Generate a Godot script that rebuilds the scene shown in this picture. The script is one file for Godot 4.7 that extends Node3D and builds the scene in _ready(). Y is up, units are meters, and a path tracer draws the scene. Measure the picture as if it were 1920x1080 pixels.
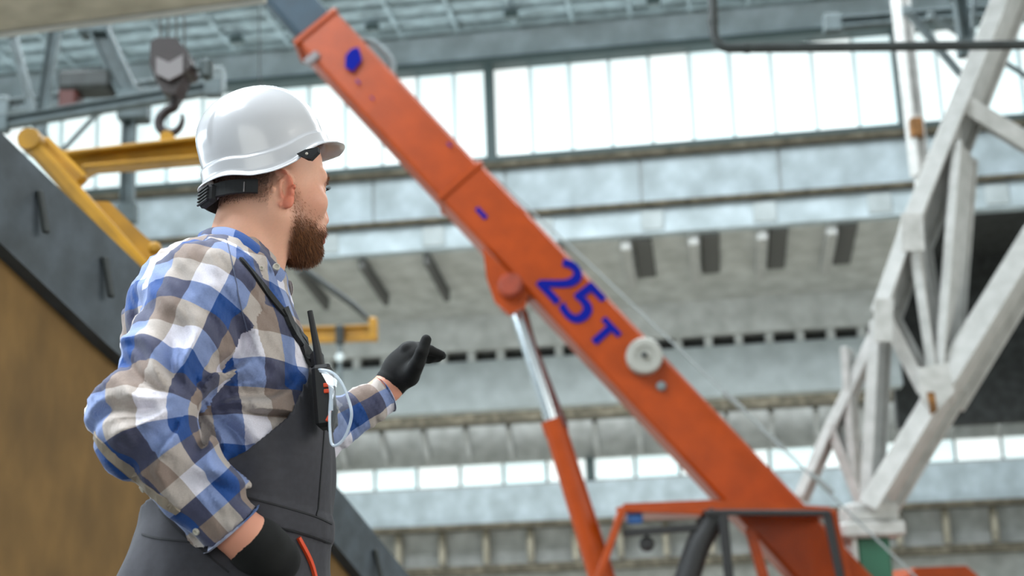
extends Node3D
# A worker in a hard hat points at a truck crane inside a tall concrete workshop.
# World axes: x along the clerestory wall, y up, -z into the hall; metres.

const YAW := 0.1309   # the camera's heading, which the crane, the worker and the bracing are squared to
var M := {}
var used := {}
var rng := RandomNumberGenerator.new()


func _ready() -> void:
	rng.seed = 7
	# ---- camera
	var cam := Camera3D.new()
	cam.name = "camera"
	var lens := CameraAttributesPhysical.new()
	lens.frustum_focal_length = 59.256
	lens.exposure_aperture = 4.6
	lens.frustum_focus_distance = 2.42
	lens.frustum_near = 0.05
	lens.frustum_far = 400.0
	lens.exposure_multiplier = 1.0
	cam.attributes = lens
	cam.fov = 22.896
	cam.near = 0.05
	cam.far = 400.0
	add_child(cam)
	cam.position = Vector3(0, 0.87, 0)
	cam.basis = Basis(Vector3.UP, YAW) * Basis(Vector3.RIGHT, 0.2339) * Basis(Vector3.BACK, -0.0384)
	cam.current = true
	# ---- sky, exposure
	var e := Environment.new()
	e.background_mode = Environment.BG_SKY
	var sky := Sky.new()
	var sm := ProceduralSkyMaterial.new()
	sm.sky_top_color = Color(0.72, 0.79, 0.86)
	sm.sky_horizon_color = Color(0.86, 0.9, 0.93)
	sm.ground_horizon_color = Color(0.6, 0.6, 0.58)
	sm.ground_bottom_color = Color(0.35, 0.34, 0.32)
	sky.sky_material = sm
	e.sky = sky
	e.tonemap_mode = Environment.TONE_MAPPER_LINEAR
	e.tonemap_exposure = 0.96
	e.sdfgi_enabled = true
	e.ssao_enabled = true
	e.ssil_enabled = true
	var we := WorldEnvironment.new()
	we.name = "environment"
	we.environment = e
	add_child(we)
	# ---- daylight at the glazing in view, then lamps added before unseen glowing panels
	area("clerestory_daylight", Vector3(-4.2, 12.18, -29.7), Vector3(0, 0, 1), Vector2(44.0, 2.2), 100.0, Color(0.93, 0.98, 1.0))
	area("far_strip_daylight", Vector3(-4.2, 6.0, -47.6), Vector3(0, 0, 1), Vector2(44.0, 0.6), 50.0, Color(0.93, 0.98, 1.0))
	area("added_top_light", Vector3(-7.0, 13.6, -2.0), Vector3(0, -1, 0), Vector2(9.0, 14.0), 560.0, Color(0.95, 0.98, 1.0))  # added unseen overhead light for the worker
	area("added_far_top_light", Vector3(-2.0, 13.6, -20.0), Vector3(0, -1, 0), Vector2(20.0, 6.0), 450.0, Color(0.95, 0.98, 1.0))  # added unseen overhead light for the background
	area("added_left_light", Vector3(-21.6, 6.5, -6.0), Vector3(1, 0, 0), Vector2(20.0, 6.0), 240.0, Color(0.9, 0.96, 1.0))  # added unseen light from the left
	area("added_rear_fill", Vector3(3.0, 4.0, 13.6), Vector3(0, 0, -1), Vector2(12.0, 7.0), 46.0, Color(1.0, 0.97, 0.93))  # added unseen fill light behind the camera
	area("added_right_light", Vector3(13.6, 6.0, -3.0), Vector3(-1, 0, 0), Vector2(12.0, 6.0), 120.0, Color(1.0, 0.97, 0.93))  # added unseen light for the worker's face
	area("added_back_bay_light", Vector3(-4.0, 13.0, -41.0), Vector3(0, -1, 0), Vector2(30.0, 8.0), 500.0, Color(0.95, 0.98, 1.0))  # added unseen light over the back bay
	materials()
	structure()
	hall_things()
	crane()
	person()


func area(called: String, at: Vector3, towards: Vector3, size: Vector2, energy: float, color: Color) -> void:
	var l := AreaLight3D.new()
	l.name = called
	l.area_size = size
	l.light_energy = energy
	l.light_color = color
	l.area_range = 120.0
	l.shadow_enabled = true
	add_child(l)
	l.position = at
	var up := Vector3.UP if absf(towards.y) < 0.9 else Vector3.FORWARD
	l.basis = Basis.looking_at(towards, up)


# ---------------------------------------------------------------- naming
func numbered(called: String) -> String:
	var n: int = used.get(called, 0)
	used[called] = n + 1
	return called if n == 0 else "%s_%03d" % [called, n]


func thing(called: String, label: String, category: String, at := Vector3.ZERO, turn := 0.0, group := "") -> Node3D:
	var o := Node3D.new()
	o.name = numbered(called)
	add_child(o, true)
	o.position = at
	o.rotation.y = turn
	tag(o, label, category, group)
	return o


func kthing(called: String, label: String, category: String, at: Vector3, group := "") -> Node3D:
	return thing(called, label, category, at.rotated(Vector3.UP, YAW), YAW, group)


func tag(o: Node3D, label: String, category := "", group := "") -> Node3D:
	if label:
		o.set_meta("label", label)
	if category:
		o.set_meta("category", category)
	if group:
		o.set_meta("group", group)
	return o


func put(called: String, mesh: Mesh, m: Material, parent: Node = self) -> MeshInstance3D:
	var o := MeshInstance3D.new()
	o.mesh = mesh
	o.material_override = m
	o.cast_shadow = GeometryInstance3D.SHADOW_CASTING_SETTING_ON
	if parent == self:
		o.name = numbered(called)
	else:
		var n := called
		var k := 0
		while parent.has_node(NodePath(n)):
			k += 1
			n = "%s_%03d" % [called, k]
		o.name = n
	parent.add_child(o, true)
	return o


func obj(called: String, st: SurfaceTool, m: Material, parent: Node = self) -> MeshInstance3D:
	return put(called, st.commit(), m, parent)


func struct(called: String, st: SurfaceTool, m: Material) -> MeshInstance3D:
	var o := obj(called, st, m)
	o.set_meta("kind", "structure")
	return o


# ---------------------------------------------------------------- shapes
func tool() -> SurfaceTool:
	var st := SurfaceTool.new()
	st.begin(Mesh.PRIMITIVE_TRIANGLES)
	return st


func tri(st: SurfaceTool, a: Vector3, b: Vector3, c: Vector3, n: Vector3) -> void:
	if (b - a).cross(c - a).dot(n) > 0.0:
		var t := b
		b = c
		c = t
	for v: Vector3 in [a, b, c]:
		st.set_normal(n)
		st.set_uv(Vector2(v.x + v.z, v.y))
		st.add_vertex(v)


func face(st: SurfaceTool, pts: Array, out: Vector3) -> void:
	var n: Vector3 = (pts[1] - pts[0]).cross(pts[2] - pts[0]).normalized()
	if n.dot(out) < 0.0:
		n = -n
	for i in range(1, pts.size() - 1):
		tri(st, pts[0], pts[i], pts[i + 1], n)


# a box with chamfered edges, 44 triangles
func box(st: SurfaceTool, at: Vector3, size: Vector3, bevel := 0.01, b := Basis.IDENTITY) -> void:
	var h := size * 0.5
	bevel = minf(bevel, minf(h.x, minf(h.y, h.z)) * 0.6)
	var p := {}
	for sx: int in [-1, 1]:
		for sy: int in [-1, 1]:
			for sz: int in [-1, 1]:
				var s := Vector3(sx, sy, sz)
				for k in 3:
					var q := h - Vector3.ONE * bevel
					q[k] = h[k]
					p[Vector4i(sx, sy, sz, k)] = at + b * (q * s)
	for k in 3:
		var i := (k + 1) % 3
		var j := (k + 2) % 3
		for s: int in [-1, 1]:
			var pts := []
			for c: Array in [[-1, -1], [1, -1], [1, 1], [-1, 1]]:
				var v := Vector4i(0, 0, 0, k)
				v[k] = s
				v[i] = c[0]
				v[j] = c[1]
				pts.append(p[v])
			var out := Vector3.ZERO
			out[k] = s
			face(st, pts, b * out)
			for s2: int in [-1, 1]:
				var e := []
				for c: Array in [[-1, k], [1, k], [1, i], [-1, i]]:
					var v := Vector4i(0, 0, 0, c[1])
					v[k] = s
					v[i] = s2
					v[j] = c[0]
					e.append(p[v])
				out = Vector3.ZERO
				out[k] = s
				out[i] = s2
				face(st, e, b * out)
	for sx: int in [-1, 1]:
		for sy: int in [-1, 1]:
			for sz: int in [-1, 1]:
				face(st, [p[Vector4i(sx, sy, sz, 0)], p[Vector4i(sx, sy, sz, 1)], p[Vector4i(sx, sy, sz, 2)]], b * Vector3(sx, sy, sz))


# a bar of width w (along side) and height h between two points
func bar(st: SurfaceTool, a: Vector3, c: Vector3, w: float, h: float, side := Vector3.BACK, bevel := 0.01) -> void:
	var x := (c - a).normalized()
	var z := (side - x * side.dot(x)).normalized()
	var y := z.cross(x)
	box(st, (a + c) * 0.5, Vector3(a.distance_to(c), h, w), bevel, Basis(x, y, z))


# an I section: two flanges and a web; the flange faces lie across "side"
func ibeam(st: SurfaceTool, a: Vector3, c: Vector3, w: float, h: float, t: float, side := Vector3.BACK) -> void:
	var x := (c - a).normalized()
	var z := (side - x * side.dot(x)).normalized()
	var y := z.cross(x)
	var b := Basis(x, y, z)
	var l := a.distance_to(c)
	var m := (a + c) * 0.5
	for s: int in [-1, 1]:
		box(st, m + y * (s * (h - t) * 0.5), Vector3(l, t, w), t * 0.2, b)
	box(st, m, Vector3(l, h - t * 1.9, t), t * 0.1, b)


func smooth_path(pts: Array, n := 6) -> PackedVector3Array:
	var out := PackedVector3Array()
	for i in pts.size() - 1:
		var a: Vector3 = pts[maxi(i - 1, 0)]
		var d: Vector3 = pts[mini(i + 2, pts.size() - 1)]
		for k in n:
			out.append((pts[i] as Vector3).cubic_interpolate(pts[i + 1], a, d, float(k) / n))
	out.append(pts[-1])
	return out


# a tube along a path; r is a number or one radius per point
func tube(st: SurfaceTool, path: PackedVector3Array, r: Variant, seg := 10, closed := false, caps := true) -> void:
	var n := path.size()
	var rings := []
	var norms := []
	var ref := Vector3.ZERO
	for i in n:
		var d := (path[(i + 1) % n] - path[(i - 1 + n) % n]) if closed else path[mini(i + 1, n - 1)] - path[maxi(i - 1, 0)]
		d = d.normalized()
		if ref == Vector3.ZERO:
			ref = d.cross(Vector3.UP if absf(d.y) < 0.8 else Vector3.RIGHT).normalized()
		ref = (ref - d * ref.dot(d)).normalized()
		var o := d.cross(ref)
		var rad: float = r if r is float else r[i]
		var ring := PackedVector3Array()
		var nn := PackedVector3Array()
		for k in seg:
			var a := TAU * k / seg
			var v := ref * cos(a) + o * sin(a)
			nn.append(v)
			ring.append(path[i] + v * rad)
		rings.append(ring)
		norms.append(nn)
	for i in (n if closed else n - 1):
		var j := (i + 1) % n
		for k in seg:
			var l := (k + 1) % seg
			for t: Array in [[i, k, j, k, j, l], [i, k, j, l, i, l]]:
				var q := [rings[t[0]][t[1]], rings[t[2]][t[3]], rings[t[4]][t[5]]]
				var m := [norms[t[0]][t[1]], norms[t[2]][t[3]], norms[t[4]][t[5]]]
				if (q[1] - q[0]).cross(q[2] - q[0]).dot(m[0] + m[1] + m[2]) > 0.0:
					q = [q[0], q[2], q[1]]
					m = [m[0], m[2], m[1]]
				for c in 3:
					st.set_normal(m[c])
					st.set_uv(Vector2(float(k) / seg, float(i) / n))
					st.add_vertex(q[c])
	if caps and not closed:
		for s: int in [0, n - 1]:
			var out := path[0] - path[1] if s == 0 else path[n - 1] - path[n - 2]
			for k in range(1, seg - 1):
				tri(st, rings[s][0], rings[s][k], rings[s][k + 1], out.normalized())


# turn a profile of [radius, height] round an axis
func lathe(st: SurfaceTool, at: Vector3, axis: Vector3, profile: Array, seg := 20) -> void:
	var y := axis.normalized()
	var x := y.cross(Vector3.UP if absf(y.y) < 0.8 else Vector3.RIGHT).normalized()
	var z := x.cross(y)
	for i in profile.size() - 1:
		var a: Array = profile[i]
		var c: Array = profile[i + 1]
		var slope := Vector2(c[1] - a[1], a[0] - c[0])
		if slope.length() < 1e-7:
			continue
		slope = slope.normalized()
		for k in seg:
			var p := TAU * k / seg
			var q := TAU * (k + 1) / seg
			var u := x * cos(p) + z * sin(p)
			var v := x * cos(q) + z * sin(q)
			var quad := [at + u * a[0] + y * a[1], at + v * a[0] + y * a[1], at + v * c[0] + y * c[1], at + u * c[0] + y * c[1]]
			var ns := [u * slope.x + y * slope.y, v * slope.x + y * slope.y, v * slope.x + y * slope.y, u * slope.x + y * slope.y]
			for t: Array in [[0, 1, 2], [0, 2, 3]]:
				if (quad[t[1]] - quad[t[0]]).cross(quad[t[2]] - quad[t[0]]).length() < 1e-12:
					continue
				if (quad[t[1]] - quad[t[0]]).cross(quad[t[2]] - quad[t[0]]).dot(ns[0] + ns[1]) > 0.0:
					t = [t[0], t[2], t[1]]
				for w: int in t:
					st.set_normal(ns[w])
					st.set_uv(Vector2(float(k) / seg, float(i)))
					st.add_vertex(quad[w])


# a flat polygon given thickness along a direction
func slab(st: SurfaceTool, pts: Array, depth: Vector3) -> void:
	var n := depth.normalized()
	var x: Vector3 = (pts[1] - pts[0]).normalized()
	var y := n.cross(x)
	var flat := PackedVector2Array()
	var mid := Vector3.ZERO
	for p: Vector3 in pts:
		flat.append(Vector2((p - pts[0]).dot(x), (p - pts[0]).dot(y)))
		mid += p / pts.size()
	var idx := Geometry2D.triangulate_polygon(flat)
	for i in range(0, idx.size(), 3):
		tri(st, pts[idx[i]], pts[idx[i + 1]], pts[idx[i + 2]], -n)
		tri(st, pts[idx[i]] + depth, pts[idx[i + 1]] + depth, pts[idx[i + 2]] + depth, n)
	var turn := 0.0
	for i in flat.size():
		turn += flat[i].cross(flat[(i + 1) % flat.size()])
	for i in pts.size():
		var a: Vector3 = pts[i]
		var b: Vector3 = pts[(i + 1) % pts.size()]
		var out := (b - a).cross(n) * signf(turn)
		face(st, [a, b, b + depth, a + depth], out)


# ---------------------------------------------------------------- materials
func noise_tex(freq: float, lo: Color, hi: Color, seed_: int, octaves := 4, normal := false, bump := 4.0) -> NoiseTexture2D:
	var f := FastNoiseLite.new()
	f.noise_type = FastNoiseLite.TYPE_SIMPLEX_SMOOTH
	f.seed = seed_
	f.frequency = freq
	f.fractal_octaves = octaves
	var t := NoiseTexture2D.new()
	t.width = 512
	t.height = 512
	t.seamless = true
	t.noise = f
	if normal:
		t.as_normal_map = true
		t.bump_strength = bump
	else:
		var g := Gradient.new()
		g.set_color(0, lo)
		g.set_color(1, hi)
		t.color_ramp = g
	return t


func mat(called: String, color: Color, rough := 0.6, metal := 0.0) -> StandardMaterial3D:
	var m := StandardMaterial3D.new()
	m.resource_name = called
	m.albedo_color = color
	m.roughness = rough
	m.metallic = metal
	M[called] = m
	return m


func mottled(called: String, color: Color, rough: float, scale: float, amount: float, seed_: int, metal := 0.0) -> StandardMaterial3D:
	var m := mat(called, color, rough, metal)
	m.albedo_texture = noise_tex(0.012, Color(1 - amount, 1 - amount, 1 - amount * 1.05), Color(1, 1, 1), seed_)
	m.uv1_triplanar = true
	m.uv1_world_triplanar = true
	m.uv1_scale = Vector3.ONE * scale
	return m


func glow(called: String, color: Color, energy: float) -> StandardMaterial3D:
	var m := mat(called, Color(0.8, 0.85, 0.86), 0.3)
	m.emission_enabled = true
	m.emission = color
	m.emission_energy_multiplier = energy
	return m


func materials() -> void:
	mottled("concrete", Color8(178, 186, 188), 0.85, 0.23, 0.14, 1)
	mottled("panel", Color8(190, 203, 210), 0.8, 0.17, 0.22, 2)
	mottled("soffit", Color8(206, 208, 206), 0.85, 0.21, 0.22, 3)
	mottled("roofing", Color8(160, 176, 182), 0.8, 0.31, 0.3, 4)
	mottled("stained", Color8(120, 112, 96), 0.9, 0.4, 0.5, 5)
	mottled("beige", Color8(176, 168, 150), 0.85, 0.2, 0.35, 6)
	mottled("floor", Color8(196, 190, 178), 0.7, 0.2, 0.35, 7)
	mottled("dark_floor", Color8(84, 82, 78), 0.8, 0.3, 0.3, 21)  # dark tone of the added near floor
	mat("gap_shade", Color8(46, 46, 44), 0.9)  # painted shade inside the ring beam openings
	mat("rib_shade", Color8(92, 92, 90), 0.9)  # painted shade on and beside the slab ribs
	mottled("dark_bay", Color8(62, 64, 64), 0.85, 0.5, 0.4, 8)
	mat("sash", Color8(70, 84, 84), 0.6)
	mat("mullion", Color8(205, 216, 218), 0.6)
	glow("glass_a", Color(0.94, 0.985, 0.98), 0.9)
	glow("glass_b", Color(0.9, 0.975, 0.98), 0.86)
	glow("glass_c", Color(0.97, 0.99, 0.98), 0.93)
	mottled("white_steel", Color8(188, 188, 186), 0.5, 0.8, 0.18, 9)
	mottled("grey_steel", Color8(120, 132, 136), 0.6, 0.6, 0.3, 10)
	mottled("teal_steel", Color8(78, 92, 96), 0.6, 0.6, 0.3, 11)
	mottled("pipe_dark", Color8(48, 54, 54), 0.6, 0.8, 0.3, 12)
	mottled("girder", Color8(206, 200, 184), 0.9, 0.35, 0.3, 13)
	mottled("rust", Color8(150, 104, 56), 0.9, 0.9, 0.5, 14)
	var o := mottled("orange", Color8(156, 60, 4), 0.42, 0.5, 0.14, 15)
	o.metallic_specular = 0.3
	o.clearcoat_enabled = true
	o.clearcoat = 0.15
	o.clearcoat_roughness = 0.25
	mottled("orange_dull", Color8(150, 52, 18), 0.6, 0.5, 0.3, 16)
	mat("blue_paint", Color8(8, 22, 120), 0.7).metallic_specular = 0.2
	mat("blue_item", Color8(36, 92, 160), 0.5)
	mottled("teal_boom", Color8(20, 52, 70), 0.6, 0.5, 0.2, 17)
	mat("chrome", Color8(225, 230, 235), 0.16, 1.0)
	mat("steel_disc", Color8(150, 150, 144), 0.5, 0.2)
	mat("black", Color8(22, 22, 24), 0.6)
	mat("dark_red", Color8(70, 26, 20), 0.6)
	mottled("yellow", Color8(188, 136, 16), 0.5, 0.6, 0.25, 18)
	mottled("hook_red", Color8(34, 19, 21), 0.55, 2.0, 0.3, 19)
	mat("hook_pale", Color8(112, 108, 110), 0.6)
	mat("green", Color8(38, 92, 70), 0.6)
	var pw := mottled("plywood", Color8(138, 105, 57), 0.75, 0.9, 0.28, 20)
	pw.uv1_scale = Vector3(0.7, 0.35, 0.7)
	mottled("bin_edge", Color8(84, 94, 104), 0.6, 0.9, 0.35, 21)
	var gl := mat("cab_glass", Color(0.2, 0.24, 0.25, 0.012), 0.05)
	gl.metallic_specular = 0.05
	gl.transparency = BaseMaterial3D.TRANSPARENCY_ALPHA
	mat("rope", Color8(70, 72, 72), 0.6, 0.4)
	mat("cable_grey", Color8(128, 132, 132), 0.7)


# ---------------------------------------------------------------- the hall
func wide(called: String, y0: float, y1: float, z: float, depth: float, m: Material, x0 := -22.0, x1 := 14.0, bevel := 0.02) -> MeshInstance3D:
	var st := tool()
	box(st, Vector3((x0 + x1) / 2, (y0 + y1) / 2, z - depth / 2), Vector3(x1 - x0, y1 - y0, depth), bevel)
	return struct(called, st, m)


func structure() -> void:
	var st := tool()
	box(st, Vector3(-4, -0.2, -30.5), Vector3(37, 0.4, 45), 0.0)
	struct("floor", st, M.floor)
	st = tool()
	box(st, Vector3(-4, -0.2, 3.25), Vector3(37, 0.4, 22.5), 0.0)
	struct("added_dark_floor", st, M.dark_floor)  # unseen dark floor added to cut bounce light on the worker
	st = tool()
	box(st, Vector3(-22.2, 7, -19), Vector3(0.4, 14.8, 68), 0.0)
	var left := struct("wall_left", st, M.concrete)
	st = tool()
	box(st, Vector3(14.2, 7, -19), Vector3(0.4, 14.8, 68), 0.0)
	struct("wall_right", st, M.concrete)
	st = tool()
	box(st, Vector3(-4, 7, 14.2), Vector3(37, 14.8, 0.4), 0.0)
	struct("wall_rear", st, M.concrete)
	st = tool()
	box(st, Vector3(-4, 7, -52), Vector3(37, 14.8, 0.4), 0.0)
	struct("wall_front", st, M.concrete)
	# roof with its ribbed slabs
	st = tool()
	box(st, Vector3(-4, 14.35, -19), Vector3(37, 0.5, 68), 0.0)
	var roof := struct("ceiling", st, M.roofing)
	for k in 12:
		st = tool()
		var z := -29.4 + k * 0.66
		box(st, Vector3(-4, 14.06, z), Vector3(36, 0.1 if k % 3 else 0.18, 0.1), 0.02)
		obj("rib", st, M.roofing, roof)
	for k in 26:
		st = tool()
		box(st, Vector3(-20.5 + k * 1.3, 14.05, -26.0), Vector3(0.1, 0.12, 7.4), 0.02)
		obj("cross_rib", st, M.roofing, roof)
	for k in 5:
		st = tool()
		box(st, Vector3(-12.85 + k * 3.1, 13.85, -28.6), Vector3(0.3, 0.18, 0.24), 0.03)
		obj("bracket", st, M.sash, roof)
	# clerestory wall, from the lintel down
	wide("wall_clerestory_lintel", 13.42, 14.1, -29.9, 0.7, M.panel)
	wide("trim_1", 13.3, 13.44, -29.8, 0.7, M.sash)
	wide("trim_2", 10.93, 11.06, -29.75, 0.75, M.sash)
	var band := wide("wall_clerestory_band", 9.7, 10.95, -30.0, 0.4, M.soffit)
	for k in 12:
		st = tool()
		box(st, Vector3(-22 + 1.5 + k * 3.0, 10.33, -29.97), Vector3(2.96, 1.16, 0.08), 0.015)
		obj("panel", st, M.panel, band)
	st = tool()
	box(st, Vector3(-4, 10.83, -29.82), Vector3(36, 0.12, 0.36), 0.02)
	obj("sill_ledge", st, M.stained, band)
	wide("trim_3", 9.55, 9.72, -30.2, 0.4, M.stained)
	var beam := wide("wall_crane_beam", 9.0, 9.57, -29.7, 0.35, M.panel)
	st = tool()
	box(st, Vector3(-4, 9.62, -29.6), Vector3(36, 0.09, 0.3), 0.02)
	obj("crane_rail", st, M.stained, beam)
	for k in 15:
		st = tool()
		box(st, Vector3(-20.0 + k * 2.4, 9.3, -29.68), Vector3(0.5, 0.46, 0.07), 0.02)
		obj("patch_plate", st, M.concrete, beam)
	# the glazing
	clerestory()
	# sloping ribbed slab of the next bay
	var slope := Vector3(0, -0.58, -4.4).normalized()
	var sb := Basis(Vector3.RIGHT, -slope.cross(Vector3.RIGHT), -slope)
	st = tool()
	box(st, Vector3(-8.6, 8.72, -32.2) + Vector3(0, 0.12, 0), Vector3(27.0, 0.2, 4.5), 0.02, sb)
	var soffit := struct("ceiling_lower_slab", st, M.soffit)
	for k in 14:
		var x := -16.12 + k * 1.47
		st = tool()
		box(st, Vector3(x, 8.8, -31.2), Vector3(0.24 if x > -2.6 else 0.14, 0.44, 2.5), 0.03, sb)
		obj("rib", st, M.white_steel if x > -2.6 else M.rib_shade, soffit)  # left ribs take the dark tone, their shade put into the colour
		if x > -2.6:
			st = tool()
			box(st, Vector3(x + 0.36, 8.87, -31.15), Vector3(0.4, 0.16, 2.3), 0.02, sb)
			obj("shade_panel", st, M.rib_shade, soffit)  # dark panel painting the shaded patch beside each rib
	# beam at the slab's far end with a dark strip painting the shade of its openings
	wide("wall_ring_beam", 7.6, 8.5, -34.3, 0.6, M.soffit, -22.0, 4.75)
	wide("shade_strip_4", 7.3, 7.62, -34.75, 0.3, M.gap_shade, -22.0, 4.75)
	var stub := wide("wall_ring_wall", 6.1, 7.34, -34.4, 0.5, M.concrete, -22.0, 4.75)
	for k in 36:
		st = tool()
		box(st, Vector3(-21.8 + k * 0.735, 7.46, -34.6), Vector3(0.2, 0.32, 0.3), 0.02)
		obj("stub", st, M.soffit, stub)
	# dark-coloured wall and ceiling beyond the bracing on the right
	wide("wall_dark_bay", 5.3, 9.6, -36.0, 0.4, M.dark_bay, 4.75, 14.0)
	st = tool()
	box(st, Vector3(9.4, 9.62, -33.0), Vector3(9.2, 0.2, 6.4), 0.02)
	struct("ceiling_dark_bay", st, M.dark_bay)
	# the bay behind
	wide("ceiling_back_beam", 7.5, 8.4, -46.4, 0.8, M.stained)
	var far := wide("wall_back", 0.0, 5.6, -48.2, 0.4, M.soffit)
	wide("wall_back_upper", 6.32, 9.5, -48.2, 0.4, M.soffit)
	for k in 24:
		st = tool()
		bar(st, Vector3(-21.0 + k * 1.45, 6.5, -48.0), Vector3(-21.0 + k * 1.45, 7.5, -47.0), 0.16, 0.5, Vector3.RIGHT, 0.03)
		obj("fin", st, M.white_steel, far)
	st = tool()
	box(st, Vector3(-4, 4.9, -48.05), Vector3(36, 1.25, 0.3), 0.02)
	obj("band_panel", st, M.panel, far)
	st = tool()
	box(st, Vector3(-4, 4.18, -47.8), Vector3(36, 0.2, 0.8), 0.02)
	obj("lower_ledge", st, M.stained, far)
	st = tool()
	box(st, Vector3(-4, 2.75, -47.7), Vector3(36, 0.3, 0.8), 0.02)
	obj("lower_ledge", st, M.stained, far)
	for k in 24:
		st = tool()
		box(st, Vector3(-21.0 + k * 1.5, 3.5, -47.9), Vector3(0.2, 1.1, 0.4), 0.03)
		obj("lower_fin", st, M.beige, far)
	# unseen glowing panels added as skylights, side windows and gate to light the hall
	lightbox("window_3", Vector3(-7.0, 13.8, -2.0), Vector3(9, 0.1, 14), 6)
	lightbox("window_4", Vector3(-2.0, 13.8, -20.0), Vector3(20, 0.1, 6), 6)
	lightbox("window_5", Vector3(-21.8, 6.5, -6.0), Vector3(0.1, 6, 20), 6)
	lightbox("window_6", Vector3(3.0, 4.0, 13.8), Vector3(12, 7, 0.1), 6)
	lightbox("window_8", Vector3(13.8, 6.0, -3.0), Vector3(0.1, 6, 12), 6)
	lightbox("window_7", Vector3(-4.0, 13.2, -41.0), Vector3(30, 0.1, 8), 6)


func lightbox(called: String, at: Vector3, size: Vector3, n: int) -> void:
	var st := tool()
	box(st, at, size + Vector3.ONE * 0.05, 0.01)
	var w := struct(called, st, M.sash)
	st = tool()
	box(st, at, size * 0.98 + Vector3(0.1, 0.1, 0.1), 0.01)
	obj("pane", st, M.glass_a, w)


func clerestory() -> void:
	var st := tool()
	box(st, Vector3(-4, 12.18, -30.6), Vector3(36, 2.5, 0.08), 0.0)
	var w := struct("window_1", st, M.sash)
	var posts := [-21.7, -12.85, -4.29, 4.72, 13.4]
	for b in posts.size() - 1:
		var x0: float = posts[b]
		var x1: float = posts[b + 1]
		st = tool()
		box(st, Vector3(x1, 12.18, -30.0), Vector3(0.2, 2.3, 0.3), 0.02)
		obj("post", st, M.sash, w)
		for k in 10:
			var a := x0 + (x1 - x0) * k / 10.0
			var c := x0 + (x1 - x0) * (k + 1) / 10.0
			st = tool()
			box(st, Vector3((a + c) / 2, 12.18, -30.3), Vector3(c - a - 0.07, 2.24, 0.05), 0.01)
			obj("pane", st, [M.glass_a, M.glass_b, M.glass_c, M.glass_a][(k * 7 + b) % 4], w)
			if k:
				st = tool()
				box(st, Vector3(a, 12.18, -30.25), Vector3(0.06, 2.24, 0.08), 0.01)
				obj("mullion", st, M.mullion, w)
	st = tool()
	box(st, Vector3(-4, 5.98, -48.5), Vector3(36, 0.8, 0.08), 0.0)
	w = struct("window_2", st, M.sash)
	for k in 24:
		var a := -21.9 + k * 1.5
		st = tool()
		box(st, Vector3(a + 0.75, 5.98, -48.3), Vector3(1.4, 0.7, 0.05), 0.01)
		obj("pane", st, [M.glass_a, M.glass_b, M.glass_c][k % 3], w)
		if k % 6 == 0:
			st = tool()
			box(st, Vector3(a, 5.98, -48.1), Vector3(0.3, 0.75, 0.2), 0.02)
			obj("post", st, M.sash, w)


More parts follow.
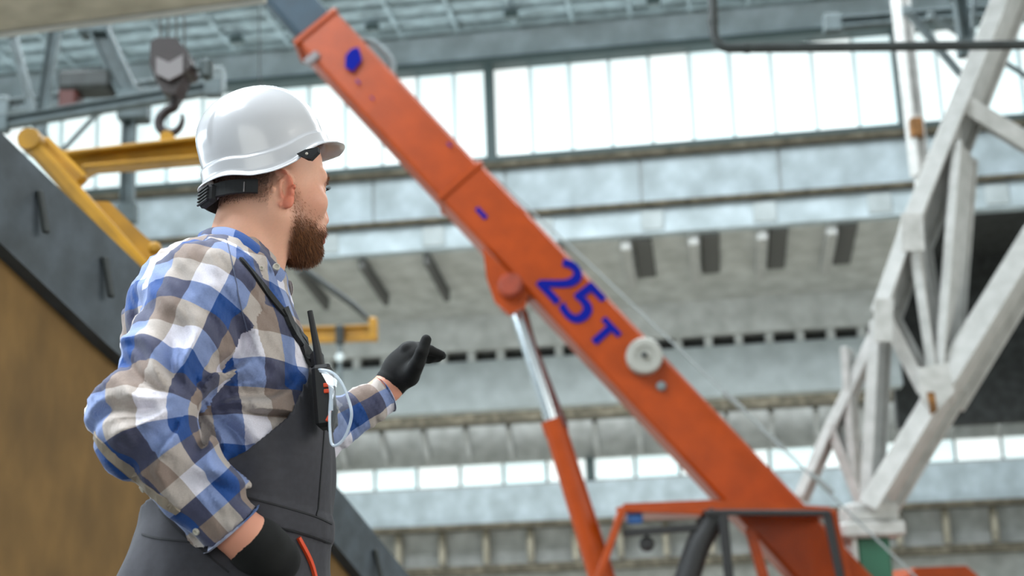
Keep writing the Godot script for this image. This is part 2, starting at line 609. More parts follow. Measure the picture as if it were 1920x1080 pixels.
# ---------------------------------------------------------------- things round the hall
func hall_things() -> void:
	var st: SurfaceTool
	# concrete girder close overhead, top left
	var t := kthing("overhead_girder", "wide grey concrete girder close overhead in the top left corner", "girder", Vector3(-2.5798, 4.9607, -8.6))
	st = tool()
	slab(st, [Vector3(-3.2329, 4.4377, -8) - Vector3(-2.5798, 4.9607, -8.6), Vector3(-1.4243, 4.6138, -8) - Vector3(-2.5798, 4.9607, -8.6), Vector3(-1.4255, 5.0606, -8) - Vector3(-2.5798, 4.9607, -8.6), Vector3(-3.2688, 5.138, -8) - Vector3(-2.5798, 4.9607, -8.6)], Vector3(0, 0, 1.3))
	obj("girder_body", st, M.girder, t)
	st = tool()
	bar(st, Vector3(-3.2329, 4.4377, -8) - Vector3(-2.5798, 4.9607, -8.6) + Vector3(0, -0.01, 0.06), Vector3(-1.4243, 4.6138, -8) - Vector3(-2.5798, 4.9607, -8.6) + Vector3(0, -0.01, 0.06), 0.05, 0.03)
	obj("corner_angle", st, M.soffit, t)
	# roof struts behind the hook, left
	strut(Vector3(-6.3118, 8.5611, -17), Vector3(-5.9125, 7.1666, -17), 0.10, "slim grey roof strut leaning right, leftmost under the girder", "grey_steel")
	strut(Vector3(-5.739, 8.6854, -17), Vector3(-5.9091, 7.081, -17), 0.14, "blue grey roof strut leaning left, second from the left", "teal_steel")
	strut(Vector3(-4.9342, 8.2063, -16), Vector3(-4.4278, 7.0868, -16), 0.24, "thick dark roof brace slanting down to the post behind the hook", "teal_steel")
	strut(Vector3(-4.4822, 7.2246, -16), Vector3(-4.4834, 5.7605, -16), 0.15, "dark upright post across the clerestory left of the hook", "teal_steel")
	strut(Vector3(-5.652, 6.5568, -15), Vector3(-3.2678, 6.8849, -15), 0.13, "long dark tie beam running behind the hook block", "teal_steel")
	strut(Vector3(-6.7918, 7.8996, -18), Vector3(-3.9227, 8.2029, -18), 0.2, "long grey purlin above the dark tie beam", "grey_steel")
	t = kthing("hoist_trolley", "dark brown hoist trolley on the roof beam left of the hook", "hoist", Vector3(-4.9912, 7.3474, -16))
	st = tool()
	box(st, Vector3(0, 0.05, 0), Vector3(0.62, 0.24, 0.4), 0.04)
	obj("motor", st, M.pipe_dark, t)
	st = tool()
	box(st, Vector3(-0.2, -0.1, 0), Vector3(0.22, 0.4, 0.3), 0.03)
	obj("gearbox", st, M.dark_red, t)
	strut(Vector3(-5.1571, 7.422, -17), Vector3(-5.6451, 6.8718, -17), 0.05, "thin rod slanting across the left clerestory panes", "grey_steel")
	hook_block()
	# yellow spreader hanging from the hook
	t = kthing("lifting_beam", "yellow lifting beam hanging from the hook behind the white helmet", "lifting beam", Vector3(-2.4539, 4.0258, -9))
	var o := Vector3(-2.4539, 4.0258, -9)
	st = tool()
	slab(st, [Vector3(-3.03, 4.0117, -9) - o, Vector3(-2.8819, 4.0506, -9) - o, Vector3(-2.5267, 4.0887, -9) - o, Vector3(-1.9564, 4.1032, -9) - o, Vector3(-1.9551, 3.9832, -9) - o, Vector3(-2.5231, 3.9464, -9) - o, Vector3(-2.7367, 3.9625, -9) - o, Vector3(-2.841, 3.8922, -9) - o, Vector3(-2.9483, 3.9151, -9) - o], Vector3(0, 0, -0.12))
	obj("plate", st, M.yellow, t)
	st = tool()
	bar(st, Vector3(-3.0167, 4.0193, -8.98) - o, Vector3(-1.9522, 4.1035, -8.98) - o, 0.16, 0.03)
	obj("flange", st, M.yellow, t)
	st = tool()
	bar(st, Vector3(-2.8007, 3.9287, -8.98) - o, Vector3(-1.9506, 3.9688, -8.98) - o, 0.16, 0.03)
	obj("flange", st, M.yellow, t)
	st = tool()
	lathe(st, Vector3(-2.2513, 4.1156, -8.98) - o + Vector3(0, 0, 0.03), Vector3.BACK, [[0.0, 0.03], [0.045, 0.03], [0.045, -0.15], [0.0, -0.15]])
	obj("lifting_lug", st, M.yellow, t)
	bin()
	yellow_gantry()
	small_spreader()
	pipe()
	bracing()
	column()
	far_machine()


func strut(a: Vector3, b: Vector3, w: float, label: String, m: String) -> void:
	var lo := a if a.y < b.y else b
	var t := kthing("roof_strut", label, "strut", lo)
	var st := tool()
	ibeam(st, a - lo, b - lo, w, w, w * 0.18)
	obj("section", st, M[m], t)
	for p: Vector3 in [a, b]:
		st = tool()
		box(st, p - lo, Vector3(w * 1.5, w * 1.6, w * 1.1), w * 0.1)
		obj("end_plate", st, M[m], t)


func hook_block() -> void:
	var o := Vector3(-2.2436, 4.2053, -9)
	var t := kthing("hook_block", "dark red crane hook block with a pale band hanging on steel ropes", "hook", o)
	var st := tool()
	slab(st, [Vector3(-2.3664, 4.7879, -9.1) - o, Vector3(-2.3303, 4.8178, -9.1) - o, Vector3(-2.1873, 4.8119, -9.1) - o, Vector3(-2.1609, 4.7638, -9.1) - o, Vector3(-2.1089, 4.7069, -9.1) - o, Vector3(-2.1149, 4.6214, -9.1) - o, Vector3(-2.1568, 4.4991, -9.1) - o, Vector3(-2.199, 4.4082, -9.1) - o, Vector3(-2.2792, 4.4269, -9.1) - o, Vector3(-2.3319, 4.5217, -9.1) - o, Vector3(-2.3705, 4.6319, -9.1) - o], Vector3(0, 0, 0.2))
	obj("cheek_plate", st, M.hook_red, t)
	st = tool()
	slab(st, [Vector3(-2.3183, 4.6671, -8.89) - o, Vector3(-2.2317, 4.6216, -8.89) - o, Vector3(-2.1397, 4.6751, -8.89) - o, Vector3(-2.1376, 4.5454, -8.89) - o, Vector3(-2.2293, 4.496, -8.89) - o, Vector3(-2.3158, 4.5451, -8.89) - o], Vector3(0, 0, 0.02))
	obj("pale_band", st, M.hook_pale, t)
	st = tool()
	lathe(st, Vector3(-2.1355, 4.6128, -9) - o, Vector3.BACK, [[0.0, 0.12], [0.05, 0.12], [0.055, 0.06], [0.055, -0.06], [0.05, -0.12], [0.0, -0.12]])
	obj("sheave", st, M.hook_red, t)
	st = tool()
	var pts := smooth_path([Vector3(-2.2114, 4.4127, -9) - o, Vector3(-2.2248, 4.3561, -9) - o, Vector3(-2.2745, 4.3277, -9) - o, Vector3(-2.3165, 4.2763, -9) - o, Vector3(-2.3189, 4.2159, -9) - o, Vector3(-2.2788, 4.1765, -9) - o, Vector3(-2.2252, 4.1743, -9) - o, Vector3(-2.1863, 4.2029, -9) - o, Vector3(-2.1657, 4.255, -9) - o, Vector3(-2.1701, 4.3007, -9) - o], 6)
	var rr := PackedFloat32Array()
	for i in pts.size():
		rr.append(0.034 * (1.0 - pow(float(i) / pts.size(), 3) * 0.75))
	tube(st, pts, rr, 10)
	obj("hook", st, M.hook_red, t)
	for x: float in [0.0, 1.0, 2.0, 3.0]:
		st = tool()
		var top := Vector3(-2.2723, 5.3715, -9) - o + Vector3(x * 0.055 - 0.07, 0, 0)
		tube(st, PackedVector3Array([top + Vector3(0, 0, 0), Vector3(-2.2534, 4.7413, -9) - o + Vector3(x * 0.055 - 0.07, 0, 0)]), 0.008, 6)
		obj("rope", st, M.rope, t)
	var sw := Vector3(-2.0055, 4.6152, -9) - o
	st = tool()
	box(st, sw, Vector3(0.08, 0.15, 0.09), 0.03)
	obj("limit_switch", st, M.teal_steel, t)
	st = tool()
	bar(st, sw - Vector3(0.03, 0, 0), sw - Vector3(0.12, 0, 0), 0.03, 0.03)
	obj("switch_arm", st, M.pipe_dark, t)


func bin() -> void:
	var t := kthing("hopper", "huge tilted brown board hopper with a dark steel edge behind the worker", "hopper", Vector3(-1.6, 0, -5.6))
	var n := (Vector3(1.0382, 1.1082, -2) - Vector3(-0.1909, 2.6687, 1)).cross(Vector3.UP).normalized()
	if n.z < 0.0:
		n = -n
	var st := tool()
	slab(st, [Vector3(-0.2481, 2.7038, 1.1397), Vector3(0.1772, 2.2689, 0.1017), Vector3(0.7419, 1.5338, -1.2768), Vector3(1.0382, 1.1082, -2), Vector3(0.8388, 1.1018, -1.5134), Vector3(0.7018, 1.3066, -1.1789), Vector3(0.0696, 1.9612, 0.3642), Vector3(-0.2375, 2.3195, 1.1139)], n * -0.35)
	obj("steel_edge", st, M.bin_edge, t)
	st = tool()
	slab(st, [Vector3(-0.238, 2.3376, 1.1151) - n * 0.06, Vector3(0.0693, 1.9815, 0.3651) - n * 0.06, Vector3(0.7019, 1.3314, -1.1792) - n * 0.06, Vector3(0.8597, 1.1025, -1.5644) - n * 0.06, Vector3(Vector3(0.8597, 1.1025, -1.5644).x, -0.0, Vector3(0.8597, 1.1025, -1.5644).z) - n * 0.06, Vector3(Vector3(-0.238, 2.3376, 1.1151).x, -0.0, Vector3(-0.238, 2.3376, 1.1151).z) - n * 0.06], n * -0.2)
	obj("board_side", st, M.plywood, t)
	for k in 3:
		st = tool()
		var a: Vector3 = [Vector3(-0.0849, 2.4515, 0.7414), Vector3(0.0545, 2.2901, 0.4011), Vector3(0.8617, 1.2714, -1.5693)][k]
		bar(st, a + n * 0.01, a + n * 0.01 + Vector3(0.03, -0.16, 0), 0.02, 0.03, n)
		obj("dark_streak", st, M.pipe_dark, t)  # short dark bars drawn as streaks on the steel edge


func yellow_gantry() -> void:
	var o := Vector3(-1.9034, 2.797, -6.2)
	var t := kthing("gantry_arm", "thick yellow steel arm slanting down along the dark hopper edge", "gantry arm", o)
	var st := tool()
	bar(st, Vector3(-2.2044, 3.1372, -6.2) - o, Vector3(-1.5797, 2.4094, -6.2) - o, 0.12, 0.075, Vector3.BACK, 0.02)
	obj("arm", st, M.yellow, t)
	st = tool()
	lathe(st, Vector3(-2.1791, 3.1206, -6.2) - o + Vector3(0, 0, 0.07), Vector3.BACK, [[0.0, 0.0], [0.05, 0.0], [0.055, -0.02], [0.055, -0.14], [0.0, -0.14]])
	obj("end_eye", st, M.yellow, t)
	st = tool()
	slab(st, [Vector3(-1.9848, 2.8688, -6.3) - o, Vector3(-1.8484, 2.8556, -6.3) - o, Vector3(-1.7141, 2.7168, -6.3) - o, Vector3(-1.6088, 2.6158, -6.3) - o, Vector3(-1.5622, 2.4827, -6.3) - o, Vector3(-1.63, 2.4603, -6.3) - o], Vector3(0, 0, -0.1))
	obj("gusset_plate", st, M.yellow, t)
	st = tool()
	lathe(st, Vector3(-1.6051, 2.594, -6.2) - o, Vector3.BACK, [[0.0, 0.03], [0.018, 0.028], [0.028, 0.018], [0.03, 0.0], [0.0, 0.0]])
	obj("bolt_head", st, M.yellow, t)
	st = tool()
	bar(st, Vector3(-2.1766, 3.1327, -6.25) - o, Vector3(-1.9712, 2.9172, -6.25) - o, 0.06, 0.12, Vector3.BACK, 0.02)
	obj("web_plate", st, M.yellow, t)
	st = tool()
	tube(st, PackedVector3Array([Vector3(-2.1594, 3.1198, -6.2) - o, Vector3(-2.525, 3.488, -7.5) - o]), 0.02, 8)
	obj("link_bar", st, M.yellow, t)


func small_spreader() -> void:
	var o := Vector3(-2.2269, 4.6223, -18)
	var t := kthing("yellow_crossbar", "small yellow crossbar hanging far off beside the radio aerial", "crossbar", o)
	var st := tool()
	ibeam(st, Vector3(-2.9166, 4.6352, -18) - o, Vector3(-1.7578, 4.632, -18) - o, 0.16, 0.2, 0.03)
	obj("section", st, M.yellow, t)
	st = tool()
	box(st, Vector3(-1.8073, 4.6658, -17.95) - o, Vector3(0.1, 0.3, 0.2), 0.02)
	obj("end_plate", st, M.yellow, t)
	st = tool()
	box(st, Vector3(-2.2351, 4.6022, -17.9) - o, Vector3(0.11, 0.26, 0.1), 0.02)
	obj("clamp", st, M.pipe_dark, t)
	st = tool()
	tube(st, PackedVector3Array([Vector3(-2.2362, 4.4835, -17.9) - o, Vector3(-2.2342, 3.9638, -17.9) - o]), 0.03, 8)
	obj("hanger", st, M.grey_steel, t)
	st = tool()
	lathe(st, Vector3(-2.2316, 4.3, -17.85) - o, Vector3.BACK, [[0.0, 0.04], [0.05, 0.03], [0.06, 0.0], [0.05, -0.03], [0.0, -0.04]])
	obj("pulley", st, M.mullion, t)
	st = tool()
	tube(st, PackedVector3Array([Vector3(-1.8111, 4.761, -18) - o, Vector3(-2.0844, 5.0268, -18) - o, Vector3(-2.6718, 5.4931, -18) - o, Vector3(-3.2663, 6.0085, -18) - o, Vector3(-3.2841, 7.0413, -18) - o, Vector3(-3.3283, 10.9548, -18) - o]), PackedFloat32Array([0.025, 0.045, 0.04, 0.025, 0.01, 0.01]), 8)
	obj("chain", st, M.pipe_dark, t)


func pipe() -> void:
	var o := Vector3(2.2327, 5.0282, -10)
	var t := kthing("dark_pipe", "long dark pipe with a bend crossing the clerestory at the upper right", "pipe", o)
	var pts := [Vector3(1.8148, 8.7016, -10) - o, Vector3(1.6301, 5.8758, -10) - o, Vector3(1.6125, 5.5668, -10) - o, Vector3(1.6013, 5.3485, -10) - o, Vector3(1.5946, 5.1968, -10) - o, Vector3(1.6117, 5.0968, -10) - o, Vector3(1.6804, 5.0466, -10) - o, Vector3(1.8321, 5.0361, -10) - o, Vector3(2.6323, 5.0118, -10) - o, Vector3(5.8262, 4.9232, -10) - o]
	var st := tool()
	tube(st, smooth_path(pts, 5), 0.036, 12)
	obj("pipe_run", st, M.pipe_dark, t)
	for p: Vector3 in [Vector3(1.8321, 5.0361, -10) - o, Vector3(1.5952, 5.2618, -10) - o]:
		st = tool()
		lathe(st, p, Vector3.RIGHT if p.x > -0.5 else Vector3.UP, [[0.0, 0.02], [0.042, 0.02], [0.042, -0.02], [0.0, -0.02]])
		obj("coupling", st, M.pipe_dark, t)
	var w := Vector3(5.8042, 7.3455, -20)
	t = kthing("clerestory_post", "pale upright steel post standing against the clerestory at the right", "post", w)
	st = tool()
	ibeam(st, Vector3(6.0454, 10.0585, -20) - w, Vector3(6.0605, 7.088, -20) - w, 0.24, 0.2, 0.04, Vector3(0.3, 0, 1))
	obj("section", st, M.white_steel, t)
	st = tool()
	bar(st, Vector3(6.112, 8.0406, -20) - w, Vector3(6.0001, 6.3571, -20) - w, 0.1, 0.14)
	obj("lower_section", st, M.white_steel, t)
	st = tool()
	box(st, Vector3(6.0443, 7.7981, -19.9) - w, Vector3(0.18, 0.3, 0.14), 0.02)
	obj("joint_plate", st, M.rust, t)
	strut(Vector3(5.8168, 9.2642, -19), Vector3(6.5386, 8.1733, -19), 0.09, "thin pale roof brace slanting down right of the pale post", "grey_steel")
	strut(Vector3(6.2318, 9.1067, -18), Vector3(6.2599, 8.2471, -18), 0.16, "short teal hanger above the pipe at the upper right", "teal_steel")
	strut(Vector3(6.6434, 9.3256, -18.5), Vector3(6.5075, 8.449, -18.5), 0.05, "thin rod beside the teal hanger at the upper right", "grey_steel")
	strut(Vector3(6.022, 8.9931, -18.6), Vector3(7.4923, 7.8567, -18.6), 0.06, "thin long rod crossing behind the white frame at the top right", "grey_steel")
	strut(Vector3(5.2271, 9.9696, -21), Vector3(8.1174, 10.0961, -21), 0.18, "dark roof tie along the top right above the clerestory", "teal_steel")


# a deep white member: its near flange runs from a to b, its web goes back to the right
func member(t: Node3D, called: String, a: Vector3, b: Vector3, face_width: float, depth: float, m: Material) -> void:
	var st := tool()
	var back := Vector3(0.55, 0.0, -0.84)
	var x := (b - a).normalized()
	back = (back - x * x.dot(back)).normalized()
	var side := x.cross(back)
	ibeam(st, a + back * depth * 0.5, b + back * depth * 0.5, face_width, depth, 0.04, side)
	obj(called, st, m, t)


func bracing() -> void:
	var t := kthing("lattice_frame", "white riveted lattice bracing frame filling the right edge", "frame", Vector3(5, 0, -14))
	var w: Material = M.white_steel
	member(t, "main_post", Vector3(1.1606, 8.9194, 0), Vector3(-0.9586, 4.6495, 0), 0.19, 0.62, w)
	member(t, "main_post", Vector3(-0.9355, 4.7164, 0), Vector3(-1.3336, 3.8122, 0), 0.16, 0.5, w)
	member(t, "diagonal", Vector3(-1.3176, 3.8666, 0), Vector3(-0.9586, 2.9844, 0), 0.13, 0.4, w)
	member(t, "diagonal", Vector3(-0.9116, 4.6307, 0), Vector3(-0.8593, 3.2222, 0), 0.1, 0.5, w)
	member(t, "hanger", Vector3(-0.343, 5.5993, 0), Vector3(-0.7852, 3.2193, 0), 0.1, 0.62, w)
	member(t, "diagonal", Vector3(-0.2005, 5.9859, 0), Vector3(1.5005, 4.7323, 0), 0.18, 0.45, w)
	member(t, "lower_chord", Vector3(2.4554, 7.4755, 0), Vector3(-0.7556, 3.0998, 0), 0.24, 0.7, w)
	member(t, "lower_chord", Vector3(-0.6806, 3.2045, 0), Vector3(-1.5757, 1.906, -0.2), 0.2, 0.66, w)
	member(t, "lower_post", Vector3(-1.2959, 3.7928, -0.3), Vector3(-1.5422, 1.9902, -0.4), 0.12, 0.4, w)
	member(t, "back_diagonal", Vector3(-0.8675, 4.0158, -2), Vector3(-1.4776, 2.9337, -2), 0.12, 0.24, w)
	member(t, "back_diagonal", Vector3(-1.4308, 3.0531, -2), Vector3(-1.9027, 2.1726, -2), 0.11, 0.24, w)
	member(t, "back_diagonal", Vector3(-1.4989, 2.9648, -2), Vector3(-1.2229, 2.0581, -2), 0.11, 0.24, w)
	member(t, "back_post", Vector3(-1.2379, 3.8435, -2), Vector3(-1.2894, 2.238, -2), 0.09, 0.24, w)
	var st := tool()
	slab(st, [Vector3(-1.0581, 3.1851, 0.25), Vector3(-0.7612, 3.2265, 0.25), Vector3(-0.7305, 2.935, 0.25), Vector3(-0.9494, 2.7341, 0.25), Vector3(-1.0596, 2.8691, 0.25)], Vector3(0, 0, -0.04))
	obj("gusset", st, w, t)
	st = tool()
	slab(st, [Vector3(-1.0026, 2.944, 0.26), Vector3(-0.9302, 2.9412, 0.26), Vector3(-0.9186, 2.7575, 0.26), Vector3(-0.9849, 2.7184, 0.26)], Vector3(0, 0, -0.03))
	obj("rust_streak_plate", st, M.rust, t)
	st = tool()
	slab(st, [Vector3(-1.0518, 4.7755, 0.2), Vector3(-0.8377, 4.767, 0.2), Vector3(-0.8515, 4.3782, 0.2), Vector3(-1.0909, 4.3877, 0.2)], Vector3(0, 0, -0.03))
	obj("gusset", st, w, t)
	st = tool()
	slab(st, [Vector3(-1.4045, 3.9066, 0.2), Vector3(-1.2144, 3.8991, 0.2), Vector3(-1.2783, 3.4696, 0.2), Vector3(-1.4461, 3.4762, 0.2)], Vector3(0, 0, -0.03))
	obj("gusset", st, w, t)


func column() -> void:
	var b := Vector3(3.5075, 1.2338, -14.6)
	var t := kthing("green_column", "green painted column with a pale cap under the white frame", "column", Vector3(b.x, 0, b.z))
	var h := b.y
	var st := tool()
	box(st, Vector3(0, (h + 0.39) / 2, 0), Vector3(0.34, h + 0.39, 0.34), 0.03)
	obj("shaft", st, M.green, t)
	st = tool()
	box(st, Vector3(-0.2, (h + 0.39) / 2, 0.02), Vector3(0.06, h + 0.39, 0.4), 0.01)
	obj("corner_strip", st, M.soffit, t)
	st = tool()
	box(st, Vector3(0, h + 0.45, 0), Vector3(0.62, 0.16, 0.6), 0.03)
	obj("cap", st, M.white_steel, t)
	st = tool()
	box(st, Vector3(0.02, h + 0.62, 0), Vector3(0.5, 0.2, 0.5), 0.03)
	obj("cap_block", st, M.white_steel, t)
	st = tool()
	box(st, Vector3(0, 0.03, 0), Vector3(0.6, 0.06, 0.6), 0.01)
	obj("base_plate", st, M.grey_steel, t)


func far_machine() -> void:
	var b := Vector3(5.009, 1.2928, -18)
	var t := kthing("orange_loader", "orange machine roof just showing at the bottom right", "machine", Vector3(b.x, 0, b.z))
	var h := b.y
	var st := tool()
	slab(st, [Vector3(-0.42, h - 0.5, 0.6), Vector3(-0.42, h - 0.02, 0.6), Vector3(-0.3, h + 0.09, 0.6), Vector3(0.3, h + 0.09, 0.6), Vector3(0.44, h - 0.04, 0.6), Vector3(0.44, h - 0.5, 0.6)], Vector3(0, 0, -1.3))
	obj("roof", st, M.orange, t)
	st = tool()
	box(st, Vector3(0, h * 0.5 - 0.05, 0), Vector3(0.8, h - 0.9, 1.2), 0.05)
	obj("body", st, M.orange_dull, t)
	for sx: int in [-1, 1]:
		for sz: int in [-1, 1]:
			st = tool()
			lathe(st, Vector3(sx * 0.42, 0.3, sz * 0.4), Vector3.RIGHT, [[0.0, 0.1], [0.22, 0.1], [0.3, 0.06], [0.3, -0.06], [0.22, -0.1], [0.0, -0.1]])
			obj("wheel", st, M.black, t)


# ---------------------------------------------------------------- the truck crane
func letters(t: Node3D, called: String, words: String, at: Vector3, b: Basis, size: float, m: Material) -> void:
	var tm := TextMesh.new()
	var f := SystemFont.new()
	f.font_names = PackedStringArray(["Droid Sans"])
	f.font_weight = 700
	tm.font = f
	tm.text = words
	tm.font_size = 64
	tm.pixel_size = size / 64.0
	tm.depth = 0.012
	tm.curve_step = 1.0
	var o := put(called, tm, m, t)
	o.transform = Transform3D(b, at)


func crane() -> void:
	var t := kthing("truck_crane", "orange truck crane with a long raised telescopic boom lettered 25T", "crane", Vector3(2.6, 0, -14.5))
	var st := tool()
	var up_dir := (Vector3(-4.3604, 7.4065, 0) - Vector3(0.1702, 1.9983, 0)).normalized()
	var across := Vector3.BACK.cross(up_dir)   # in the boom's plane, towards the lower left
	if across.y > 0.0:
		across = -across
	# sections, each a box along the boom whose upper edge lies on one line
	boom_part(t, "boom_base_section", Vector3(1.1799, 0.7951, 0), Vector3(-2.8656, 5.6134, 0), 0.575, 0.56, across, M.orange)
	boom_part(t, "boom_mid_section", Vector3(-2.8656, 5.6134, 0) - across * -0.02, Vector3(-4.4069, 7.4463, 0) - across * -0.0, 0.545, 0.5, across, M.orange)
	boom_part(t, "boom_tip_section", Vector3(-4.015, 6.9786, 0) - across * -0.06, Vector3(-5.0645, 8.266, 0) - across * -0.06, 0.42, 0.4, across, M.teal_boom)
	# collar plates at the section ends
	for q: Array in [[Vector3(-2.8656, 5.6134, 0), 0.61, 0.6], [Vector3(-4.3837, 7.4201, 0), 0.6, 0.56]]:
		boom_part(t, "collar", q[0] - across * 0.015 - up_dir * 0.03, q[0] - across * 0.015 + up_dir * 0.05, q[1], q[2], across, M.orange)
	# pad and hose fittings on the collar
	st = tool()
	box(st, Vector3(-4.6474, 6.8716, 0.26), Vector3(0.1, 0.18, 0.06), 0.02, Basis(up_dir, across, up_dir.cross(across)))
	obj("wear_pad", st, M.hook_pale, t)
	st = tool()
	tube(st, smooth_path([Vector3(-4.1752, 7.2102, 0), Vector3(-3.9837, 7.1271, 0), Vector3(-3.8123, 6.9142, 0), Vector3(-3.7988, 6.6968, 0), Vector3(-3.674, 6.5561, 0)], 5), 0.035, 8)
	obj("hose", st, M.grey_steel, t)
	# lug with its pin
	st = tool()
	slab(st, [Vector3(-2.8855, 4.6931, 0.35), Vector3(-2.4383, 4.1898, 0.35), Vector3(-2.4715, 4.0402, 0.35), Vector3(-2.6376, 3.9632, 0.35), Vector3(-2.7793, 4.1081, 0.35), Vector3(-2.8579, 4.3636, 0.35)], Vector3(0, 0, -0.1))
	obj("lug", st, M.orange, t)
	st = tool()
	slab(st, [Vector3(-2.8996, 4.8822, -0.35), Vector3(-2.4303, 4.354, -0.35), Vector3(-2.4651, 4.197, -0.35), Vector3(-2.6394, 4.1162, -0.35), Vector3(-2.7881, 4.2683, -0.35), Vector3(-2.8707, 4.5365, -0.35)], Vector3(0, 0, 0.1))
	obj("lug", st, M.orange, t)
	st = tool()
	lathe(st, Vector3(-2.6137, 4.256, 0), Vector3.BACK, [[0.0, 0.46], [0.1, 0.46], [0.13, 0.43], [0.13, -0.43], [0.0, -0.43]])
	obj("pin", st, M.orange_dull, t)
	# lift cylinder
	st = tool()
	tube(st, PackedVector3Array([Vector3(-2.5923, 4.2322, 0), Vector3(-2.218, 2.8487, 0)]), 0.085, 18)
	obj("cylinder_rod", st, M.chrome, t)
	st = tool()
	tube(st, PackedVector3Array([Vector3(-2.2369, 2.9154, 0), Vector3(-2.1991, 2.7822, 0), Vector3(-2.1944, 2.7655, 0), Vector3(-1.8158, 1.333, 0), Vector3(-1.5885, 0.4482, 0)]), PackedFloat32Array([0.125, 0.125, 0.115, 0.135, 0.135]), 20)
	obj("cylinder_barrel", st, M.orange, t)
	st = tool()
	tube(st, smooth_path([Vector3(-2.4706, 4.0616, 0), Vector3(-2.4006, 3.7368, 0.05), Vector3(-2.2545, 3.284, 0.05), Vector3(-2.1014, 2.8304, 0.1)], 6), 0.025, 8)
	obj("hydraulic_hose", st, M.dark_red, t)
	# roller, bolts, emblem, lettering
	var side := Vector3(0, 0, 0.29)
	st = tool()
	lathe(st, Vector3(-1.2904, 3.4783, 0) + side, Vector3.BACK, [[0.0, 0.13], [0.035, 0.13], [0.04, 0.1], [0.09, 0.1], [0.1, 0.12], [0.17, 0.12], [0.185, 0.1], [0.185, 0.0], [0.0, 0.0]], 32)
	obj("roller", st, M.steel_disc, t)
	st = tool()
	lathe(st, Vector3(-1.2956, 3.4841, 0) + side + Vector3(0, 0, 0.13), Vector3.BACK, [[0.0, 0.02], [0.03, 0.02], [0.035, 0.0], [0.0, 0.0]], 6)
	obj("roller_bolt", st, M.pipe_dark, t)
	st = tool()
	lathe(st, Vector3(-1.1322, 3.1765, 0) + side, Vector3.BACK, [[0.0, 0.05], [0.035, 0.045], [0.05, 0.02], [0.05, 0.0], [0.0, 0.0]], 12)
	obj("boom_bolt", st, M.grey_steel, t)
	var right := -up_dir
	var tb := Basis(right, Vector3.BACK.cross(right), Vector3.BACK)
	letters(t, "boom_number", "25", Vector3(-1.9913, 4.1856, 0) + side, tb, 0.62, M.blue_paint)
	letters(t, "boom_unit", "т", Vector3(-1.6563, 3.7628, 0) + side, tb, 0.5, M.blue_paint)
	st = tool()
	slab(st, [Vector3(-4.225, 6.9499, 0) + side, Vector3(-4.1432, 6.9714, 0) + side, Vector3(-4.1103, 6.8209, 0) + side, Vector3(-4.2048, 6.6949, 0) + side, Vector3(-4.2913, 6.7417, 0) + side, Vector3(-4.284, 6.8777, 0) + side], Vector3(0, 0, 0.01))
	obj("emblem", st, M.blue_paint, t)
	for q: Array in [[Vector3(-2.889, 5.0686, 0), 0.05], [Vector3(-4.1541, 6.5757, 0), 0.02], [Vector3(-3.202, 5.831, 0), 0.02], [Vector3(-4.0065, 6.3856, 0), 0.015]]:
		st = tool()
		box(st, q[0] + side, Vector3(q[1] * 3.0, q[1], 0.012), 0.004, tb)
		obj("paint_mark", st, M.blue_paint, t)
	cab(t)
	# carrier below the frame
	st = tool()
	box(st, Vector3(0.4, 0.65, -0.4), Vector3(6.4, 0.36, 2.2), 0.05)
	obj("carrier_deck", st, M.orange_dull, t)
	st = tool()
	box(st, Vector3(0.6, 0.92, -0.5), Vector3(2.6, 0.24, 1.7), 0.06)
	obj("turntable", st, M.orange, t)
	for sx: float in [-2.2, -0.9, 1.6, 2.9]:
		for sz: float in [-1.4, 0.6]:
			st = tool()
			lathe(st, Vector3(sx + 0.4, 0.4, sz), Vector3.BACK, [[0.0, 0.12], [0.25, 0.12], [0.28, 0.16], [0.35, 0.16], [0.4, 0.1], [0.4, -0.1], [0.35, -0.16], [0.0, -0.16]], 24)
			obj("wheel", st, M.black, t)
	# load line running beside the boom
	var c := kthing("steel_cable", "thin grey steel cable running down beside the boom", "cable", Vector3(1.842, 3.0495, -13.4))
	var o := Vector3(1.842, 3.0495, -13.4)
	st = tool()
	tube(st, PackedVector3Array([Vector3(-0.1522, 5.5287, -14.4) - o, Vector3(0.7683, 4.4536, -14) - o, Vector3(2.1288, 2.808, -13.4) - o, Vector3(2.8468, 1.9246, -13.1) - o, Vector3(3.4931, 1.1534, -12.9) - o]), 0.012, 6)
	obj("line", st, M.cable_grey, c)
	for p: Vector3 in [Vector3(2.063, 2.8769, -13.4) - o, Vector3(2.3755, 2.4964, -13.3) - o, Vector3(2.7603, 2.0492, -13.1) - o]:
		st = tool()
		bar(st, p - Vector3(0.1, -0.1, 0), p + Vector3(0.1, -0.1, 0), 0.045, 0.045)
		obj("clamp", st, M.cable_grey, c)


# upper edge from a to b; the box hangs "height" along across and is "width" deep
func boom_part(t: Node3D, called: String, a: Vector3, b: Vector3, height: float, width: float, across: Vector3, m: Material) -> void:
	var st := tool()
	bar(st, a + across * height * 0.5, b + across * height * 0.5, width, height, Vector3.BACK, 0.035)
	obj(called, st, m, t)


